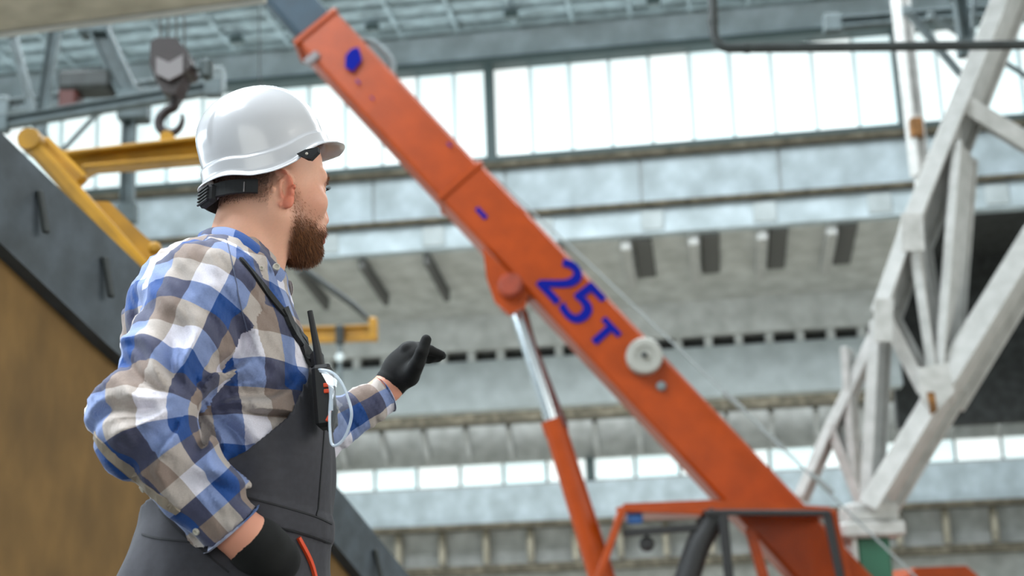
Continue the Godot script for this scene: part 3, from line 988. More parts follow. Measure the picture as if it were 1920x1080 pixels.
func cab(t: Node3D) -> void:
	var st := tool()
	slab(st, [Vector3(-1.6559, 1.8887, 0.8), Vector3(-1.6102, 1.9779, 0.8), Vector3(-0.7944, 1.9822, 0.8), Vector3(0.3479, 1.873, 0.8), Vector3(0.3711, 1.7915, 0.8), Vector3(-0.7503, 1.8845, 0.8)], Vector3(0, 0, -1.1))
	obj("cab_roof", st, M.orange, t)
	st = tool()
	bar(st, Vector3(-1.6226, 1.9379, 0.8), Vector3(-1.9019, 1.2597, 0.8), 0.09, 0.07)
	obj("cab_pillar", st, M.orange, t)
	st = tool()
	bar(st, Vector3(-1.6895, 1.9253, 0.8), Vector3(-0.864, 1.8586, 0.8), 0.06, 0.04)
	obj("cab_rail", st, M.orange, t)
	# door frame: top rail, rear post, front post
	st = tool()
	bar(st, Vector3(-0.8498, 1.8592, 0.85), Vector3(0.3318, 1.8092, 0.85), 0.06, 0.055)
	obj("door_rail", st, M.black, t)
	st = tool()
	bar(st, Vector3(0.3024, 1.8204, 0.85), Vector3(0.3829, 1.1477, 0.85), 0.06, 0.075)
	obj("door_post", st, M.black, t)
	st = tool()
	bar(st, Vector3(0.3869, 1.8502, 0.75), Vector3(0.4751, 1.1471, 0.75), 0.06, 0.05)
	obj("rear_corner", st, M.orange, t)
	st = tool()
	tube(st, smooth_path([Vector3(-0.6947, 1.856, 0.75), Vector3(-0.7981, 1.7473, 0.7), Vector3(-0.9239, 1.5505, 0.7), Vector3(-1.0637, 1.2064, 0.7)], 5), 0.12, 10)
	obj("seat_back", st, M.black, t)
	st = tool()
	bar(st, Vector3(-0.6826, 1.8579, 0.85), Vector3(-0.6656, 1.1871, 0.85), 0.06, 0.09)
	obj("door_post", st, M.black, t)
	st = tool()
	bar(st, Vector3(-0.386, 1.7197, 0.5), Vector3(-0.2727, 1.1823, 0.5), 0.08, 0.1)
	obj("boom_strut", st, M.orange, t)
	st = tool()
	bar(st, Vector3(-1.6324, 1.7, 0.75), Vector3(-0.8565, 1.731, 0.75), 0.08, 0.07)
	obj("sun_visor", st, M.black, t)
	st = tool()
	bar(st, Vector3(-1.415, 1.7189, 0.72), Vector3(-0.9036, 1.7348, 0.72), 0.05, 0.03)
	obj("visor_edge", st, M.dark_red, t)
	st = tool()
	box(st, Vector3(-1.5086, 1.8401, 0.7), Vector3(0.15, 0.11, 0.1), 0.02)
	obj("control_box", st, M.blue_item, t)
	st = tool()
	lathe(st, Vector3(-1.4055, 1.5939, 0.7), Vector3.BACK, [[0.0, 0.05], [0.05, 0.04], [0.075, 0.0], [0.05, -0.04], [0.0, -0.05]], 14)
	obj("mirror", st, M.black, t)
	st = tool()
	bar(st, Vector3(-1.3995, 1.6944, 0.7), Vector3(-1.4037, 1.624, 0.7), 0.03, 0.03)
	obj("mirror_stalk", st, M.black, t)
	st = tool()
	slab(st, [Vector3(-0.5967, 1.8353, 0.84), Vector3(0.2922, 1.7965, 0.84), Vector3(0.3552, 1.149, 0.84), Vector3(-0.6142, 1.1855, 0.84)], Vector3(0, 0, -0.008))
	obj("window", st, M.cab_glass, t)
	st = tool()
	slab(st, [Vector3(-1.6017, 1.9236, 0.78), Vector3(-0.7744, 1.8668, 0.78), Vector3(-0.7461, 1.1921, 0.78), Vector3(-1.8619, 1.2341, 0.78)], Vector3(0, 0, -0.008))
	obj("window", st, M.cab_glass, t)
	st = tool()
	box(st, Vector3(-0.3, 1.0, 0.2), Vector3(1.7, 0.3, 1.1), 0.05)
	obj("cab_body", st, M.orange, t)


# ---------------------------------------------------------------- implicit surfaces
func smin(a: float, b: float, k: float) -> float:
	var h := maxf(k - absf(a - b), 0.0) / k
	return minf(a, b) - h * h * k * 0.25


func capsule(p: Vector3, a: Vector3, b: Vector3, ra: float, rb: float) -> float:
	var d := b - a
	var t := clampf((p - a).dot(d) / d.dot(d), 0.0, 1.0)
	return (p - a - d * t).length() - lerpf(ra, rb, t)


func egg(p: Vector3, c: Vector3, r: Vector3) -> float:
	var q := (p - c) / r
	var k := q.length()
	if k < 1e-4:
		return -minf(r.x, minf(r.y, r.z))
	return k * (k - 1.0) / (q / r).length()


# surface nets over the cells near the surface: [vertices, normals, indices]
func nets(field: Callable, lo: Vector3, hi: Vector3, cell: float, slack := 0.0) -> Array:
	var n := Vector3i(((hi - lo) / cell).ceil()) + Vector3i.ONE
	n = Vector3i((n.x + 3) / 4 * 4, (n.y + 3) / 4 * 4, (n.z + 3) / 4 * 4)
	var m := n + Vector3i.ONE
	var sx := 1
	var sy := m.x
	var sz := m.x * m.y
	var val := PackedFloat32Array()
	val.resize(m.x * m.y * m.z)
	val.fill(1e9)
	var where := PackedInt32Array()
	where.resize(m.x * m.y * m.z)
	where.fill(-1)
	var reach := cell * 2.0 * 1.75 + slack + cell
	var blocks: Array[Vector3i] = []
	for bz in n.z / 4:
		for by in n.y / 4:
			for bx in n.x / 4:
				var c := lo + Vector3(bx * 4 + 2, by * 4 + 2, bz * 4 + 2) * cell
				if absf(field.call(c)) < reach:
					blocks.append(Vector3i(bx * 4, by * 4, bz * 4))
	for b in blocks:
		for k in 5:
			for j in 5:
				var at := b.x + (b.y + j) * sy + (b.z + k) * sz
				for i in 5:
					if val[at + i] > 1e8:
						val[at + i] = field.call(lo + Vector3(b.x + i, b.y + j, b.z + k) * cell)
	var verts := PackedVector3Array()
	var norms := PackedVector3Array()
	var cells := PackedInt32Array()
	for b in blocks:
		for k in 4:
			for j in 4:
				for i in 4:
					var at := b.x + i + (b.y + j) * sy + (b.z + k) * sz
					var v0 := val[at]
					var v1 := val[at + 1]
					var v2 := val[at + sy]
					var v3 := val[at + sy + 1]
					var v4 := val[at + sz]
					var v5 := val[at + sz + 1]
					var v6 := val[at + sz + sy]
					var v7 := val[at + sz + sy + 1]
					var neg := int(v0 < 0) + int(v1 < 0) + int(v2 < 0) + int(v3 < 0) + int(v4 < 0) + int(v5 < 0) + int(v6 < 0) + int(v7 < 0)
					if neg == 0 or neg == 8:
						continue
					var s := Vector3.ZERO
					var cnt := 0
					if (v0 < 0) != (v1 < 0): s += Vector3(v0 / (v0 - v1), 0, 0); cnt += 1
					if (v2 < 0) != (v3 < 0): s += Vector3(v2 / (v2 - v3), 1, 0); cnt += 1
					if (v4 < 0) != (v5 < 0): s += Vector3(v4 / (v4 - v5), 0, 1); cnt += 1
					if (v6 < 0) != (v7 < 0): s += Vector3(v6 / (v6 - v7), 1, 1); cnt += 1
					if (v0 < 0) != (v2 < 0): s += Vector3(0, v0 / (v0 - v2), 0); cnt += 1
					if (v1 < 0) != (v3 < 0): s += Vector3(1, v1 / (v1 - v3), 0); cnt += 1
					if (v4 < 0) != (v6 < 0): s += Vector3(0, v4 / (v4 - v6), 1); cnt += 1
					if (v5 < 0) != (v7 < 0): s += Vector3(1, v5 / (v5 - v7), 1); cnt += 1
					if (v0 < 0) != (v4 < 0): s += Vector3(0, 0, v0 / (v0 - v4)); cnt += 1
					if (v1 < 0) != (v5 < 0): s += Vector3(1, 0, v1 / (v1 - v5)); cnt += 1
					if (v2 < 0) != (v6 < 0): s += Vector3(0, 1, v2 / (v2 - v6)); cnt += 1
					if (v3 < 0) != (v7 < 0): s += Vector3(1, 1, v3 / (v3 - v7)); cnt += 1
					where[at] = verts.size()
					verts.append(lo + (Vector3(b.x + i, b.y + j, b.z + k) + s / cnt) * cell)
					norms.append(Vector3(v1 + v3 + v5 + v7 - v0 - v2 - v4 - v6, v2 + v3 + v6 + v7 - v0 - v1 - v4 - v5, v4 + v5 + v6 + v7 - v0 - v1 - v2 - v3).normalized())
					cells.append(at)
	var idx := PackedInt32Array()
	for q in cells.size():
		var at := cells[q]
		for ax in 3:
			var st: int = [sx, sy, sz][ax]
			var u: int = [sy, sz, sx][ax]
			var w: int = [sz, sx, sy][ax]
			if at - u < 0 or at - w < 0 or at - u - w < 0:
				continue
			var a := val[at] < 0
			if a == (val[at + st] < 0) or val[at + st] > 1e8:
				continue
			var i0 := where[at]
			var i1 := where[at - u]
			var i2 := where[at - u - w]
			var i3 := where[at - w]
			if i1 < 0 or i2 < 0 or i3 < 0:
				continue
			# clockwise seen from outside
			if a:
				idx.append_array(PackedInt32Array([i0, i2, i1, i0, i3, i2]))
			else:
				idx.append_array(PackedInt32Array([i0, i1, i2, i0, i2, i3]))
	return [verts, norms, idx]


func array_mesh(v: PackedVector3Array, n: PackedVector3Array, i: PackedInt32Array, uv := PackedVector2Array(), col := PackedColorArray()) -> ArrayMesh:
	var a := []
	a.resize(Mesh.ARRAY_MAX)
	a[Mesh.ARRAY_VERTEX] = v
	a[Mesh.ARRAY_NORMAL] = n
	a[Mesh.ARRAY_INDEX] = i
	if uv.size():
		a[Mesh.ARRAY_TEX_UV] = uv
	if col.size():
		a[Mesh.ARRAY_COLOR] = col
	var m := ArrayMesh.new()
	m.add_surface_from_arrays(Mesh.PRIMITIVE_TRIANGLES, a)
	return m


func join(parts: Array) -> Array:
	var v := PackedVector3Array()
	var n := PackedVector3Array()
	var i := PackedInt32Array()
	for p: Array in parts:
		var off := v.size()
		v.append_array(p[0])
		n.append_array(p[1])
		for k: int in p[2]:
			i.append(k + off)
	return [v, n, i]


# ---------------------------------------------------------------- the worker's measures
# rows of the trunk: height, centre, half depth front to back, half width
const TRUNK := [
	[0.9093, 0.0055, 0.1753, 0.185],
	[0.9679, 0.0192, 0.1551, 0.182],
	[1.0358, 0.0334, 0.1431, 0.172],
	[1.0702, 0.0375, 0.1392, 0.166],
	[1.1225, 0.038, 0.1426, 0.165],
	[1.1667, 0.0333, 0.1476, 0.168],
	[1.2113, 0.0267, 0.1509, 0.172],
	[1.2564, 0.0197, 0.1529, 0.176],
	[1.3019, 0.0099, 0.1523, 0.18],
	[1.3479, -0.0005, 0.1485, 0.184],
	[1.3942, -0.0073, 0.141, 0.186],
	[1.4405, -0.006, 0.1271, 0.18],
	[1.4776, 0.0009, 0.1093, 0.16],
	[1.5055, 0.0098, 0.0895, 0.125],
	[1.5221, 0.0206, 0.0714, 0.078],
	[1.5368, 0.0324, 0.0504, 0.056]]
const SHOULDER := Vector3(0.0128, 1.4029, 0.15)
const ELBOW := Vector3(-0.0611, 1.1843, 0.25)
const WRIST := Vector3(0.0667, 1.0283, 0.2)
const SHOULDER2 := Vector3(-0.0133, 1.4826, -0.17)
const ELBOW2 := Vector3(0.0981, 1.2085, -0.25)
const WRIST2 := Vector3(0.2525, 1.3061, -0.31)
const NECK := Vector3(0.0345, 1.4913, 0)
const CREASE := Vector3(0.0145, 1.2128, 0.29)
const BIB := [Vector2(-0.222, 1.0585), Vector2(-0.1043, 1.0774), Vector2(-0.0477, 1.0952), Vector2(0.0223, 1.1205), Vector2(0.0838, 1.1489), Vector2(0.112, 1.1743), Vector2(0.1413, 1.2069), Vector2(0.1601, 1.2509), Vector2(0.1702, 1.3048), Vector2(0.2267, 1.308)]

var row_y0 := 0.0
var row_c := PackedFloat32Array()
var row_a := PackedFloat32Array()
var row_b := PackedFloat32Array()
var fold := FastNoiseLite.new()


func trunk_rows() -> void:
	row_y0 = TRUNK[0][0]
	var y := row_y0
	var k := 0
	while y < TRUNK[-1][0]:
		while k < TRUNK.size() - 2 and y > TRUNK[k + 1][0]:
			k += 1
		var p: Array = TRUNK[maxi(k - 1, 0)]
		var a: Array = TRUNK[k]
		var b: Array = TRUNK[k + 1]
		var q: Array = TRUNK[mini(k + 2, TRUNK.size() - 1)]
		var t: float = (y - a[0]) / (b[0] - a[0])
		row_c.append(cubic_interpolate(a[1], b[1], p[1], q[1], t))
		row_a.append(cubic_interpolate(a[2], b[2], p[2], q[2], t))
		row_b.append(cubic_interpolate(a[3], b[3], p[3], q[3], t))
		y += 0.01


func trunk(p: Vector3) -> float:
	var f := clampf((p.y - row_y0) * 100.0, 0.0, row_c.size() - 1.001)
	var i := int(f)
	f -= i
	var a := lerpf(row_a[i], row_a[i + 1], f)
	var b := lerpf(row_b[i], row_b[i + 1], f)
	var x := absf(p.x - lerpf(row_c[i], row_c[i + 1], f)) / a
	var z := absf(p.z) / b
	var q := pow(pow(x, 2.3) + pow(z, 2.3), 1.0 / 2.3)
	var d := (q - 1.0) * minf(a, b) * 0.95
	return maxf(d, maxf(p.y - (row_y0 + row_c.size() * 0.01 - 0.012), row_y0 - p.y))


func arm_near(p: Vector3, grow := 0.0) -> float:
	var d := capsule(p, SHOULDER, ELBOW, 0.084 + grow, 0.068 + grow)
	return smin(d, capsule(p, ELBOW, WRIST, 0.066 + grow, 0.05 + grow), 0.03)


func arm_far(p: Vector3, grow := 0.0) -> float:
	var d := capsule(p, SHOULDER2, ELBOW2, 0.08 + grow, 0.06 + grow)
	return smin(d, capsule(p, ELBOW2, WRIST2, 0.056 + grow, 0.034 + grow), 0.03)


func shoulders(p: Vector3, grow := 0.0) -> float:
	var d := capsule(p, NECK, SHOULDER, 0.046 + grow, 0.07 + grow)
	return minf(d, capsule(p, NECK, SHOULDER2, 0.046 + grow, 0.07 + grow))


# soft folds of the cloth, as a height in metres
func folds(p: Vector3) -> float:
	var h := 0.0
	# creases that fan out from the inside of the near elbow
	var d := Vector2(p.x - CREASE.x, p.y - CREASE.y)
	var r := d.length()
	if r < 0.22 and p.z > -0.02:
		var a := atan2(d.y, -d.x) + sin(r * 45.0) * 0.12
		var w := smoothstep(0.01, 0.07, r) * (1.0 - smoothstep(0.09, 0.2, r))
		var s := sin(a * 8.5 + 0.6)
		h += w * (0.012 * signf(s) * pow(absf(s), 1.4) + 0.003 * sin(a * 19.0 + r * 30.0))
	# slanting drag lines along the upper sleeve and the back of the shoulder
	h += 0.0028 * fold.get_noise_3d(p.x * 60.0 + p.y * 25.0, p.y * 60.0 - p.x * 25.0, p.z * 40.0) * 1.6
	h += 0.005 * fold.get_noise_3d((p.x + p.y * 0.6) * 210.0, (p.y - p.x * 0.6) * 45.0, p.z * 60.0 + 50.0)
	# blousing above the waist
	var y := p.y - CREASE.y
	if y < 0.0:
		h += smoothstep(0.0, -0.1, y) * 0.004 * sin(p.y * 95.0 + p.x * 40.0 + fold.get_noise_3d(p.x * 40.0, p.y * 40.0, p.z * 40.0) * 4.0)
	return h


func shirt_field(p: Vector3) -> float:
	var d := smin(trunk(p), shoulders(p), 0.035)
	# fold across the chest under the armpit
	var n := arm_near(p)
	d = smin(d, n, 0.022)
	d = smin(d, arm_far(p), 0.022)
	if absf(d) < 0.04:
		d -= folds(p)
	# the sleeves end at the cuffs
	var e := (p - WRIST).dot((WRIST - ELBOW).normalized())
	if e > -0.03 and (p - WRIST).length() < 0.12:
		d = maxf(d, e)
	e = (p - WRIST2).dot((WRIST2 - ELBOW2).normalized())
	if e > -0.03 and (p - WRIST2).length() < 0.1:
		d = maxf(d, e)
	return d


func bib_height(x: float) -> float:
	for i in BIB.size() - 1:
		var a: Vector2 = BIB[i]
		var b: Vector2 = BIB[i + 1]
		if x < b.x:
			return lerpf(a.y, b.y, clampf((x - a.x) / (b.x - a.x), 0.0, 1.0))
	return BIB[-1].y


func overall_field(p: Vector3) -> float:
	var band := 0.0
	var y := p.y - WAIST.y + (p.x - WAIST.x) * 0.28
	if absf(y) < 0.03:
		band = 0.003 * (1.0 - smoothstep(0.018, 0.023, absf(y)))
	var d := trunk(p)
	if absf(d) < 0.05:
		d -= 0.012 + band + 0.004 * fold.get_noise_3d(p.x * 45.0, p.y * 30.0, p.z * 45.0)
		# soft vertical drapes of the bib
		d -= 0.0025 * sin(p.x * 70.0 + p.y * 12.0) * smoothstep(0.0, 0.1, p.x)
	return maxf(d, p.y - bib_height(p.x))


const WAIST := Vector3(0.1596, 1.0418, 0.15)


func leg_field(p: Vector3) -> float:
	var y0 := row_y0
	var d := 1e9
	for s: float in [0.09, -0.09]:
		var hip := Vector3(0.0, y0 + 0.12, s)
		var knee := Vector3(0.01, 0.5, s * 1.15)
		var ankle := Vector3(-0.02, 0.1, s * 1.2)
		var l := smin(capsule(p, hip, knee, 0.098, 0.085), capsule(p, knee, ankle, 0.085, 0.068), 0.03)
		d = smin(d, l, 0.02)
	d = smin(d, egg(p, Vector3(TRUNK[0][1], y0 + 0.02, 0), Vector3(0.165, 0.1, 0.165)), 0.04)
	return maxf(d, 0.06 - p.y)


# ---------------------------------------------------------------- head, in its own axes: x forward, y up, z to his right
const HEAD := Vector3(0.0863, 1.6258, -0.01)
var head_b := Basis()


func ear(p: Vector3) -> float:
	# in the ear's plane: u to the back, v up, w outwards
	var q := p - Vector3(0.003, -0.022, 0.0715)
	var out := Vector3(-0.42, 0.06, 0.9).normalized()
	var v := (Vector3(-0.16, 1, 0) - out * out.dot(Vector3(-0.16, 1, 0))).normalized()
	var u := out.cross(v)
	if u.x > 0.0:
		u = -u
	var l := Vector3(q.dot(u), q.dot(v), q.dot(out))
	if l.length() > 0.06:
		return l.length() - 0.045
	l.x += 0.0
	var d := egg(l, Vector3(0.008, -0.001, 0.004), Vector3(0.0185, 0.0315, 0.0055))
	# rim
	var t := atan2(l.y, l.x - 0.007)
	var rim := 1e9
	if true:
		var e := Vector2(0.0175, 0.0305)
		var c := Vector2(0.007 + e.x * cos(t), e.y * sin(t))
		if t > -1.35 or t < -3.0 or t > 2.9:
			rim = Vector3(l.x - c.x, l.y - c.y, l.z - 0.0095).length() - 0.004
	d = smin(d, rim, 0.004)
	# hollow of the ear, then its inner fold and tragus
	d = -smin(-d, egg(l, Vector3(0.004, 0.003, 0.0125), Vector3(0.0115, 0.021, 0.0105)), 0.003)
	d = smin(d, capsule(l, Vector3(0.0125, -0.014, 0.008), Vector3(0.0115, 0.013, 0.008), 0.0026, 0.0026), 0.004)
	d = smin(d, capsule(l, Vector3(0.011, 0.012, 0.008), Vector3(0.004, 0.02, 0.007), 0.0022, 0.002), 0.004)
	d = smin(d, egg(l, Vector3(-0.006, -0.006, 0.008), Vector3(0.004, 0.007, 0.004)), 0.004)
	d = smin(d, egg(l, Vector3(0.002, -0.027, 0.006), Vector3(0.0085, 0.0085, 0.0045)), 0.005)
	d = smin(d, capsule(l, Vector3(-0.002, 0.018, -0.002), Vector3(-0.001, -0.02, -0.002), 0.008, 0.007), 0.008)
	return d


func head_field(p: Vector3) -> float:
	var z := absf(p.z)
	var m := Vector3(p.x, p.y, z)
	var d := egg(p, Vector3(-0.008, 0.045, 0), Vector3(0.1, 0.092, 0.077))
	d = smin(d, egg(p, Vector3(0.028, -0.03, 0), Vector3(0.069, 0.088, 0.06)), 0.03)
	d = smin(d, capsule(m, Vector3(-0.004, -0.062, 0.05), Vector3(0.064, -0.098, 0.016), 0.019, 0.02), 0.03)
	d = smin(d, egg(p, Vector3(0.078, -0.099, 0), Vector3(0.018, 0.017, 0.02)), 0.02)
	d = smin(d, egg(m, Vector3(0.062, -0.024, 0.042), Vector3(0.024, 0.02, 0.02)), 0.03)
	d = smin(d, capsule(m, Vector3(0.089, 0.023, 0.006), Vector3(0.078, 0.026, 0.04), 0.0105, 0.009), 0.018)
	# sockets, eyeballs and lids
	d = -smin(-d, egg(m, Vector3(0.098, 0.003, 0.032), Vector3(0.015, 0.0125, 0.018)), 0.012)
	d = smin(d, egg(m, Vector3(0.0775, 0.002, 0.0315), Vector3(0.0128, 0.0125, 0.0128)), 0.004)
	# nose
	var n := capsule(p, Vector3(0.089, 0.006, 0), Vector3(0.103, -0.038, 0), 0.0075, 0.0105)
	n = smin(n, egg(m, Vector3(0.095, -0.044, 0.0115), Vector3(0.0105, 0.0085, 0.0085)), 0.008)
	n = -smin(-n, egg(m, Vector3(0.098, -0.0515, 0.0078), Vector3(0.006, 0.005, 0.0042)), 0.002)
	d = smin(d, n, 0.014)
	# lips
	d = smin(d, egg(p, Vector3(0.084, -0.066, 0), Vector3(0.021, 0.016, 0.03)), 0.016)
	d = smin(d, egg(p, Vector3(0.099, -0.0715, 0), Vector3(0.008, 0.0048, 0.02)), 0.005)
	d = smin(d, egg(p, Vector3(0.0975, -0.0815, 0), Vector3(0.0085, 0.0056, 0.018)), 0.005)
	# neck
	d = smin(d, capsule(p, Vector3(-0.03, -0.055, 0), Vector3(-0.052, -0.16, 0), 0.059, 0.062), 0.03)
	d = smin(d, capsule(m, Vector3(-0.018, -0.05, 0.045), Vector3(0.012, -0.165, 0.018), 0.013, 0.012), 0.03)
	d = smin(d, egg(p, Vector3(0.014, -0.135, 0), Vector3(0.012, 0.014, 0.014)), 0.025)
	d = smin(d, ear(Vector3(p.x, p.y, z)), 0.006)
	return d


func beard_mask(p: Vector3) -> float:
	var line := 0.0
	if p.x < 0.018:
		line = 0.0
	elif p.x < 0.04:
		line = lerpf(-0.004, -0.04, (p.x - 0.018) / 0.022)
	elif p.x < 0.082:
		line = lerpf(-0.04, -0.06, (p.x - 0.04) / 0.042)
	else:
		line = -0.056
	var k := smoothstep(line + 0.012, line - 0.026, p.y)
	k *= smoothstep(0.006, 0.026, p.x + maxf(-0.05 - p.y, 0.0) * -0.12)
	# the jaw's underside ends the beard
	k *= smoothstep(-0.134, -0.12, p.y - maxf(0.05 - p.x, 0.0) * 0.45)
	# lips stay free
	if p.x > 0.09 and absf(p.z) < 0.021 and p.y > -0.087 and p.y < -0.068:
		k *= 0.0
	return k


func lin(r: float, g: float, b: float) -> Color:
	return Color(r / 255.0, g / 255.0, b / 255.0).srgb_to_linear()


func skin_color(p: Vector3, grain: float) -> Color:
	var c := lin(228, 172, 146)
	var z := absf(p.z)
	# warmer ears, nose and cheeks
	c = c.lerp(lin(222, 120, 94), 0.8 * smoothstep(0.072, 0.08, z) * smoothstep(0.04, 0.02, absf(p.x + 0.003)))
	c = c.lerp(lin(214, 126, 108), 0.6 * smoothstep(0.098, 0.112, p.x))
	c = c.lerp(lin(216, 140, 118), 0.5 * smoothstep(0.05, 0.0, (p - Vector3(0.06, -0.025, 0.045)).length()))
	if p.x > 0.094 and p.y < -0.066 and p.y > -0.088 and z < 0.022:
		c = c.lerp(lin(176, 92, 84), 0.8)
	# cropped hair: dense at the back, faded round the ear and temple
	var edge := -0.055 if p.x < -0.03 else lerpf(-0.03, 0.03, clampf((p.x + 0.03) / 0.05, 0.0, 1.0))
	var k := smoothstep(edge - 0.02, edge + 0.05, p.y) * smoothstep(0.066, 0.04, p.x)
	if z > 0.071 and p.x > -0.022 and p.x < 0.026 and p.y < 0.014:
		k = 0.0
	var dense := smoothstep(0.01, -0.025, p.x)
	c = c.lerp(lin(84, 64, 52).lerp(lin(44, 34, 29), dense), k * lerpf(0.5, 0.97, dense) * (0.85 + grain * 0.3))
	c = c.lerp(lin(120, 78, 54), beard_mask(p) * (0.45 + 0.5 * smoothstep(-0.05, -0.1, p.y)))
	return c * (1.0 + grain * 0.06)


# ---------------------------------------------------------------- hands
const HAND2 := [
	[Vector3(0.2563, 1.319, -0.315), Vector3(0.2829, 1.3578, -0.32), 0.029, 0.031],
	[Vector3(0.2829, 1.3558, -0.32), Vector3(0.3001, 1.3831, -0.315), 0.031, 0.025],
	[Vector3(0.294, 1.3445, -0.305), Vector3(0.3112, 1.3716, -0.3), 0.025, 0.022]]
# each finger: knuckle, two bends, tip
const FINGERS2 := [
	[Vector3(0.2958, 1.3898, -0.295), Vector3(0.316, 1.3979, -0.325), Vector3(0.3368, 1.3967, -0.35), Vector3(0.3585, 1.3892, -0.365)],
	[Vector3(0.2996, 1.3944, -0.325), Vector3(0.3204, 1.3994, -0.35), Vector3(0.3397, 1.3962, -0.37), Vector3(0.3584, 1.3909, -0.385)],
	[Vector3(0.3041, 1.3907, -0.345), Vector3(0.3233, 1.3917, -0.365), Vector3(0.3388, 1.3886, -0.38), Vector3(0.3504, 1.3878, -0.395)],
	[Vector3(0.3072, 1.382, -0.355), Vector3(0.3207, 1.3843, -0.37), Vector3(0.3311, 1.3846, -0.385), Vector3(0.3399, 1.3861, -0.395)]]
const THUMB2 := [Vector3(0.3011, 1.3354, -0.29), Vector3(0.3164, 1.3527, -0.265), Vector3(0.3276, 1.3747, -0.255), Vector3(0.3361, 1.3977, -0.255)]
const HAND1 := [
	[Vector3(0.0716, 1.0234, 0.2), Vector3(0.104, 1.0025, 0.185), 0.034, 0.038],
	[Vector3(0.1024, 1.0026, 0.185), Vector3(0.1254, 0.9828, 0.15), 0.039, 0.036]]
const FINGERS1 := [
	[Vector3(0.1343, 0.9939, 0.145), Vector3(0.1484, 0.9711, 0.1), Vector3(0.1569, 0.9477, 0.08), Vector3(0.162, 0.9233, 0.07)],
	[Vector3(0.1311, 0.9807, 0.155), Vector3(0.1433, 0.9563, 0.11), Vector3(0.151, 0.934, 0.085), Vector3(0.1553, 0.9113, 0.07)],
	[Vector3(0.1222, 0.9697, 0.16), Vector3(0.1359, 0.9448, 0.125), Vector3(0.1433, 0.9226, 0.1), Vector3(0.1468, 0.9033, 0.08)],
	[Vector3(0.1118, 0.9604, 0.165), Vector3(0.1237, 0.9369, 0.14), Vector3(0.1309, 0.918, 0.115), Vector3(0.1351, 0.902, 0.1)]]
const THUMB1 := [Vector3(0.1145, 1.0113, 0.19), Vector3(0.1311, 1.0057, 0.165), Vector3(0.1425, 0.9897, 0.125), Vector3(0.1517, 0.9726, 0.1)]


func hand(p: Vector3, palm: Array, fingers: Array, thumb: Array, grow: float) -> float:
	var d := 1e9
	for b: Array in palm:
		d = smin(d, capsule(p, b[0], b[1], b[2] + grow, b[3] + grow), 0.016)
	for f in fingers.size():
		var g: Array = fingers[f]
		var r: float = [0.0098, 0.0102, 0.0096, 0.0086][f] + grow
		var c := capsule(p, g[0], g[1], r * 1.08, r)
		c = smin(c, capsule(p, g[1], g[2], r, r * 0.94), 0.004)
		c = smin(c, capsule(p, g[2], g[3], r * 0.94, r * 0.8), 0.004)
		d = smin(d, c, 0.006)
	var t := capsule(p, thumb[0], thumb[1], 0.018 + grow, 0.0135 + grow)
	t = smin(t, capsule(p, thumb[1], thumb[2], 0.0135 + grow, 0.0118 + grow), 0.005)
	t = smin(t, capsule(p, thumb[2], thumb[3], 0.0118 + grow, 0.01 + grow), 0.004)
	return smin(d, t, 0.012)


func hand_far(p: Vector3) -> float:
	return smin(hand(p, HAND2, FINGERS2, THUMB2, -0.0015), capsule(p, ELBOW2.lerp(WRIST2, 0.55), Vector3(0.2604, 1.3229, -0.315), 0.034, 0.026), 0.01)


func glove_far(p: Vector3) -> float:
	var d := hand(p, HAND2, FINGERS2, THUMB2, 0.0)
	var cuff := Vector3(0.2584, 1.325, -0.315)
	var dir := (Vector3(0.2829, 1.3578, -0.32) - cuff).normalized()
	d -= 0.0015 * smoothstep(0.014, 0.006, (p - cuff).dot(dir))
	return maxf(d, -(p - cuff).dot(dir))


func hand_near(p: Vector3) -> float:
	return smin(hand(p, HAND1, FINGERS1, THUMB1, -0.0015), capsule(p, ELBOW.lerp(WRIST, 0.6), Vector3(0.0844, 1.0213, 0.2), 0.042, 0.034), 0.012)


func glove_near(p: Vector3) -> float:
	var d := hand(p, HAND1, FINGERS1, THUMB1, 0.001)
	var cuff := Vector3(0.0892, 1.018, 0.2)
	var dir := (Vector3(0.1329, 0.9888, 0.185) - cuff).normalized()
	return maxf(d, -(p - cuff).dot(dir))


# ---------------------------------------------------------------- building the worker
func snap(field: Callable, p: Vector3, lift := 0.0) -> Vector3:
	var q := Vector3(p.x, p.y, 0.42)
	for k in 60:
		var d: float = field.call(q) - lift
		if d < 0.0004 or q.z < p.z - 0.4:
			break
		q.z -= maxf(d * 0.7, 0.0004)
	return q


func slope_of(field: Callable, p: Vector3) -> Vector3:
	var e := 0.004
	return Vector3(field.call(p + Vector3(e, 0, 0)) - field.call(p - Vector3(e, 0, 0)), field.call(p + Vector3(0, e, 0)) - field.call(p - Vector3(0, e, 0)), field.call(p + Vector3(0, 0, e)) - field.call(p - Vector3(0, 0, e))).normalized()


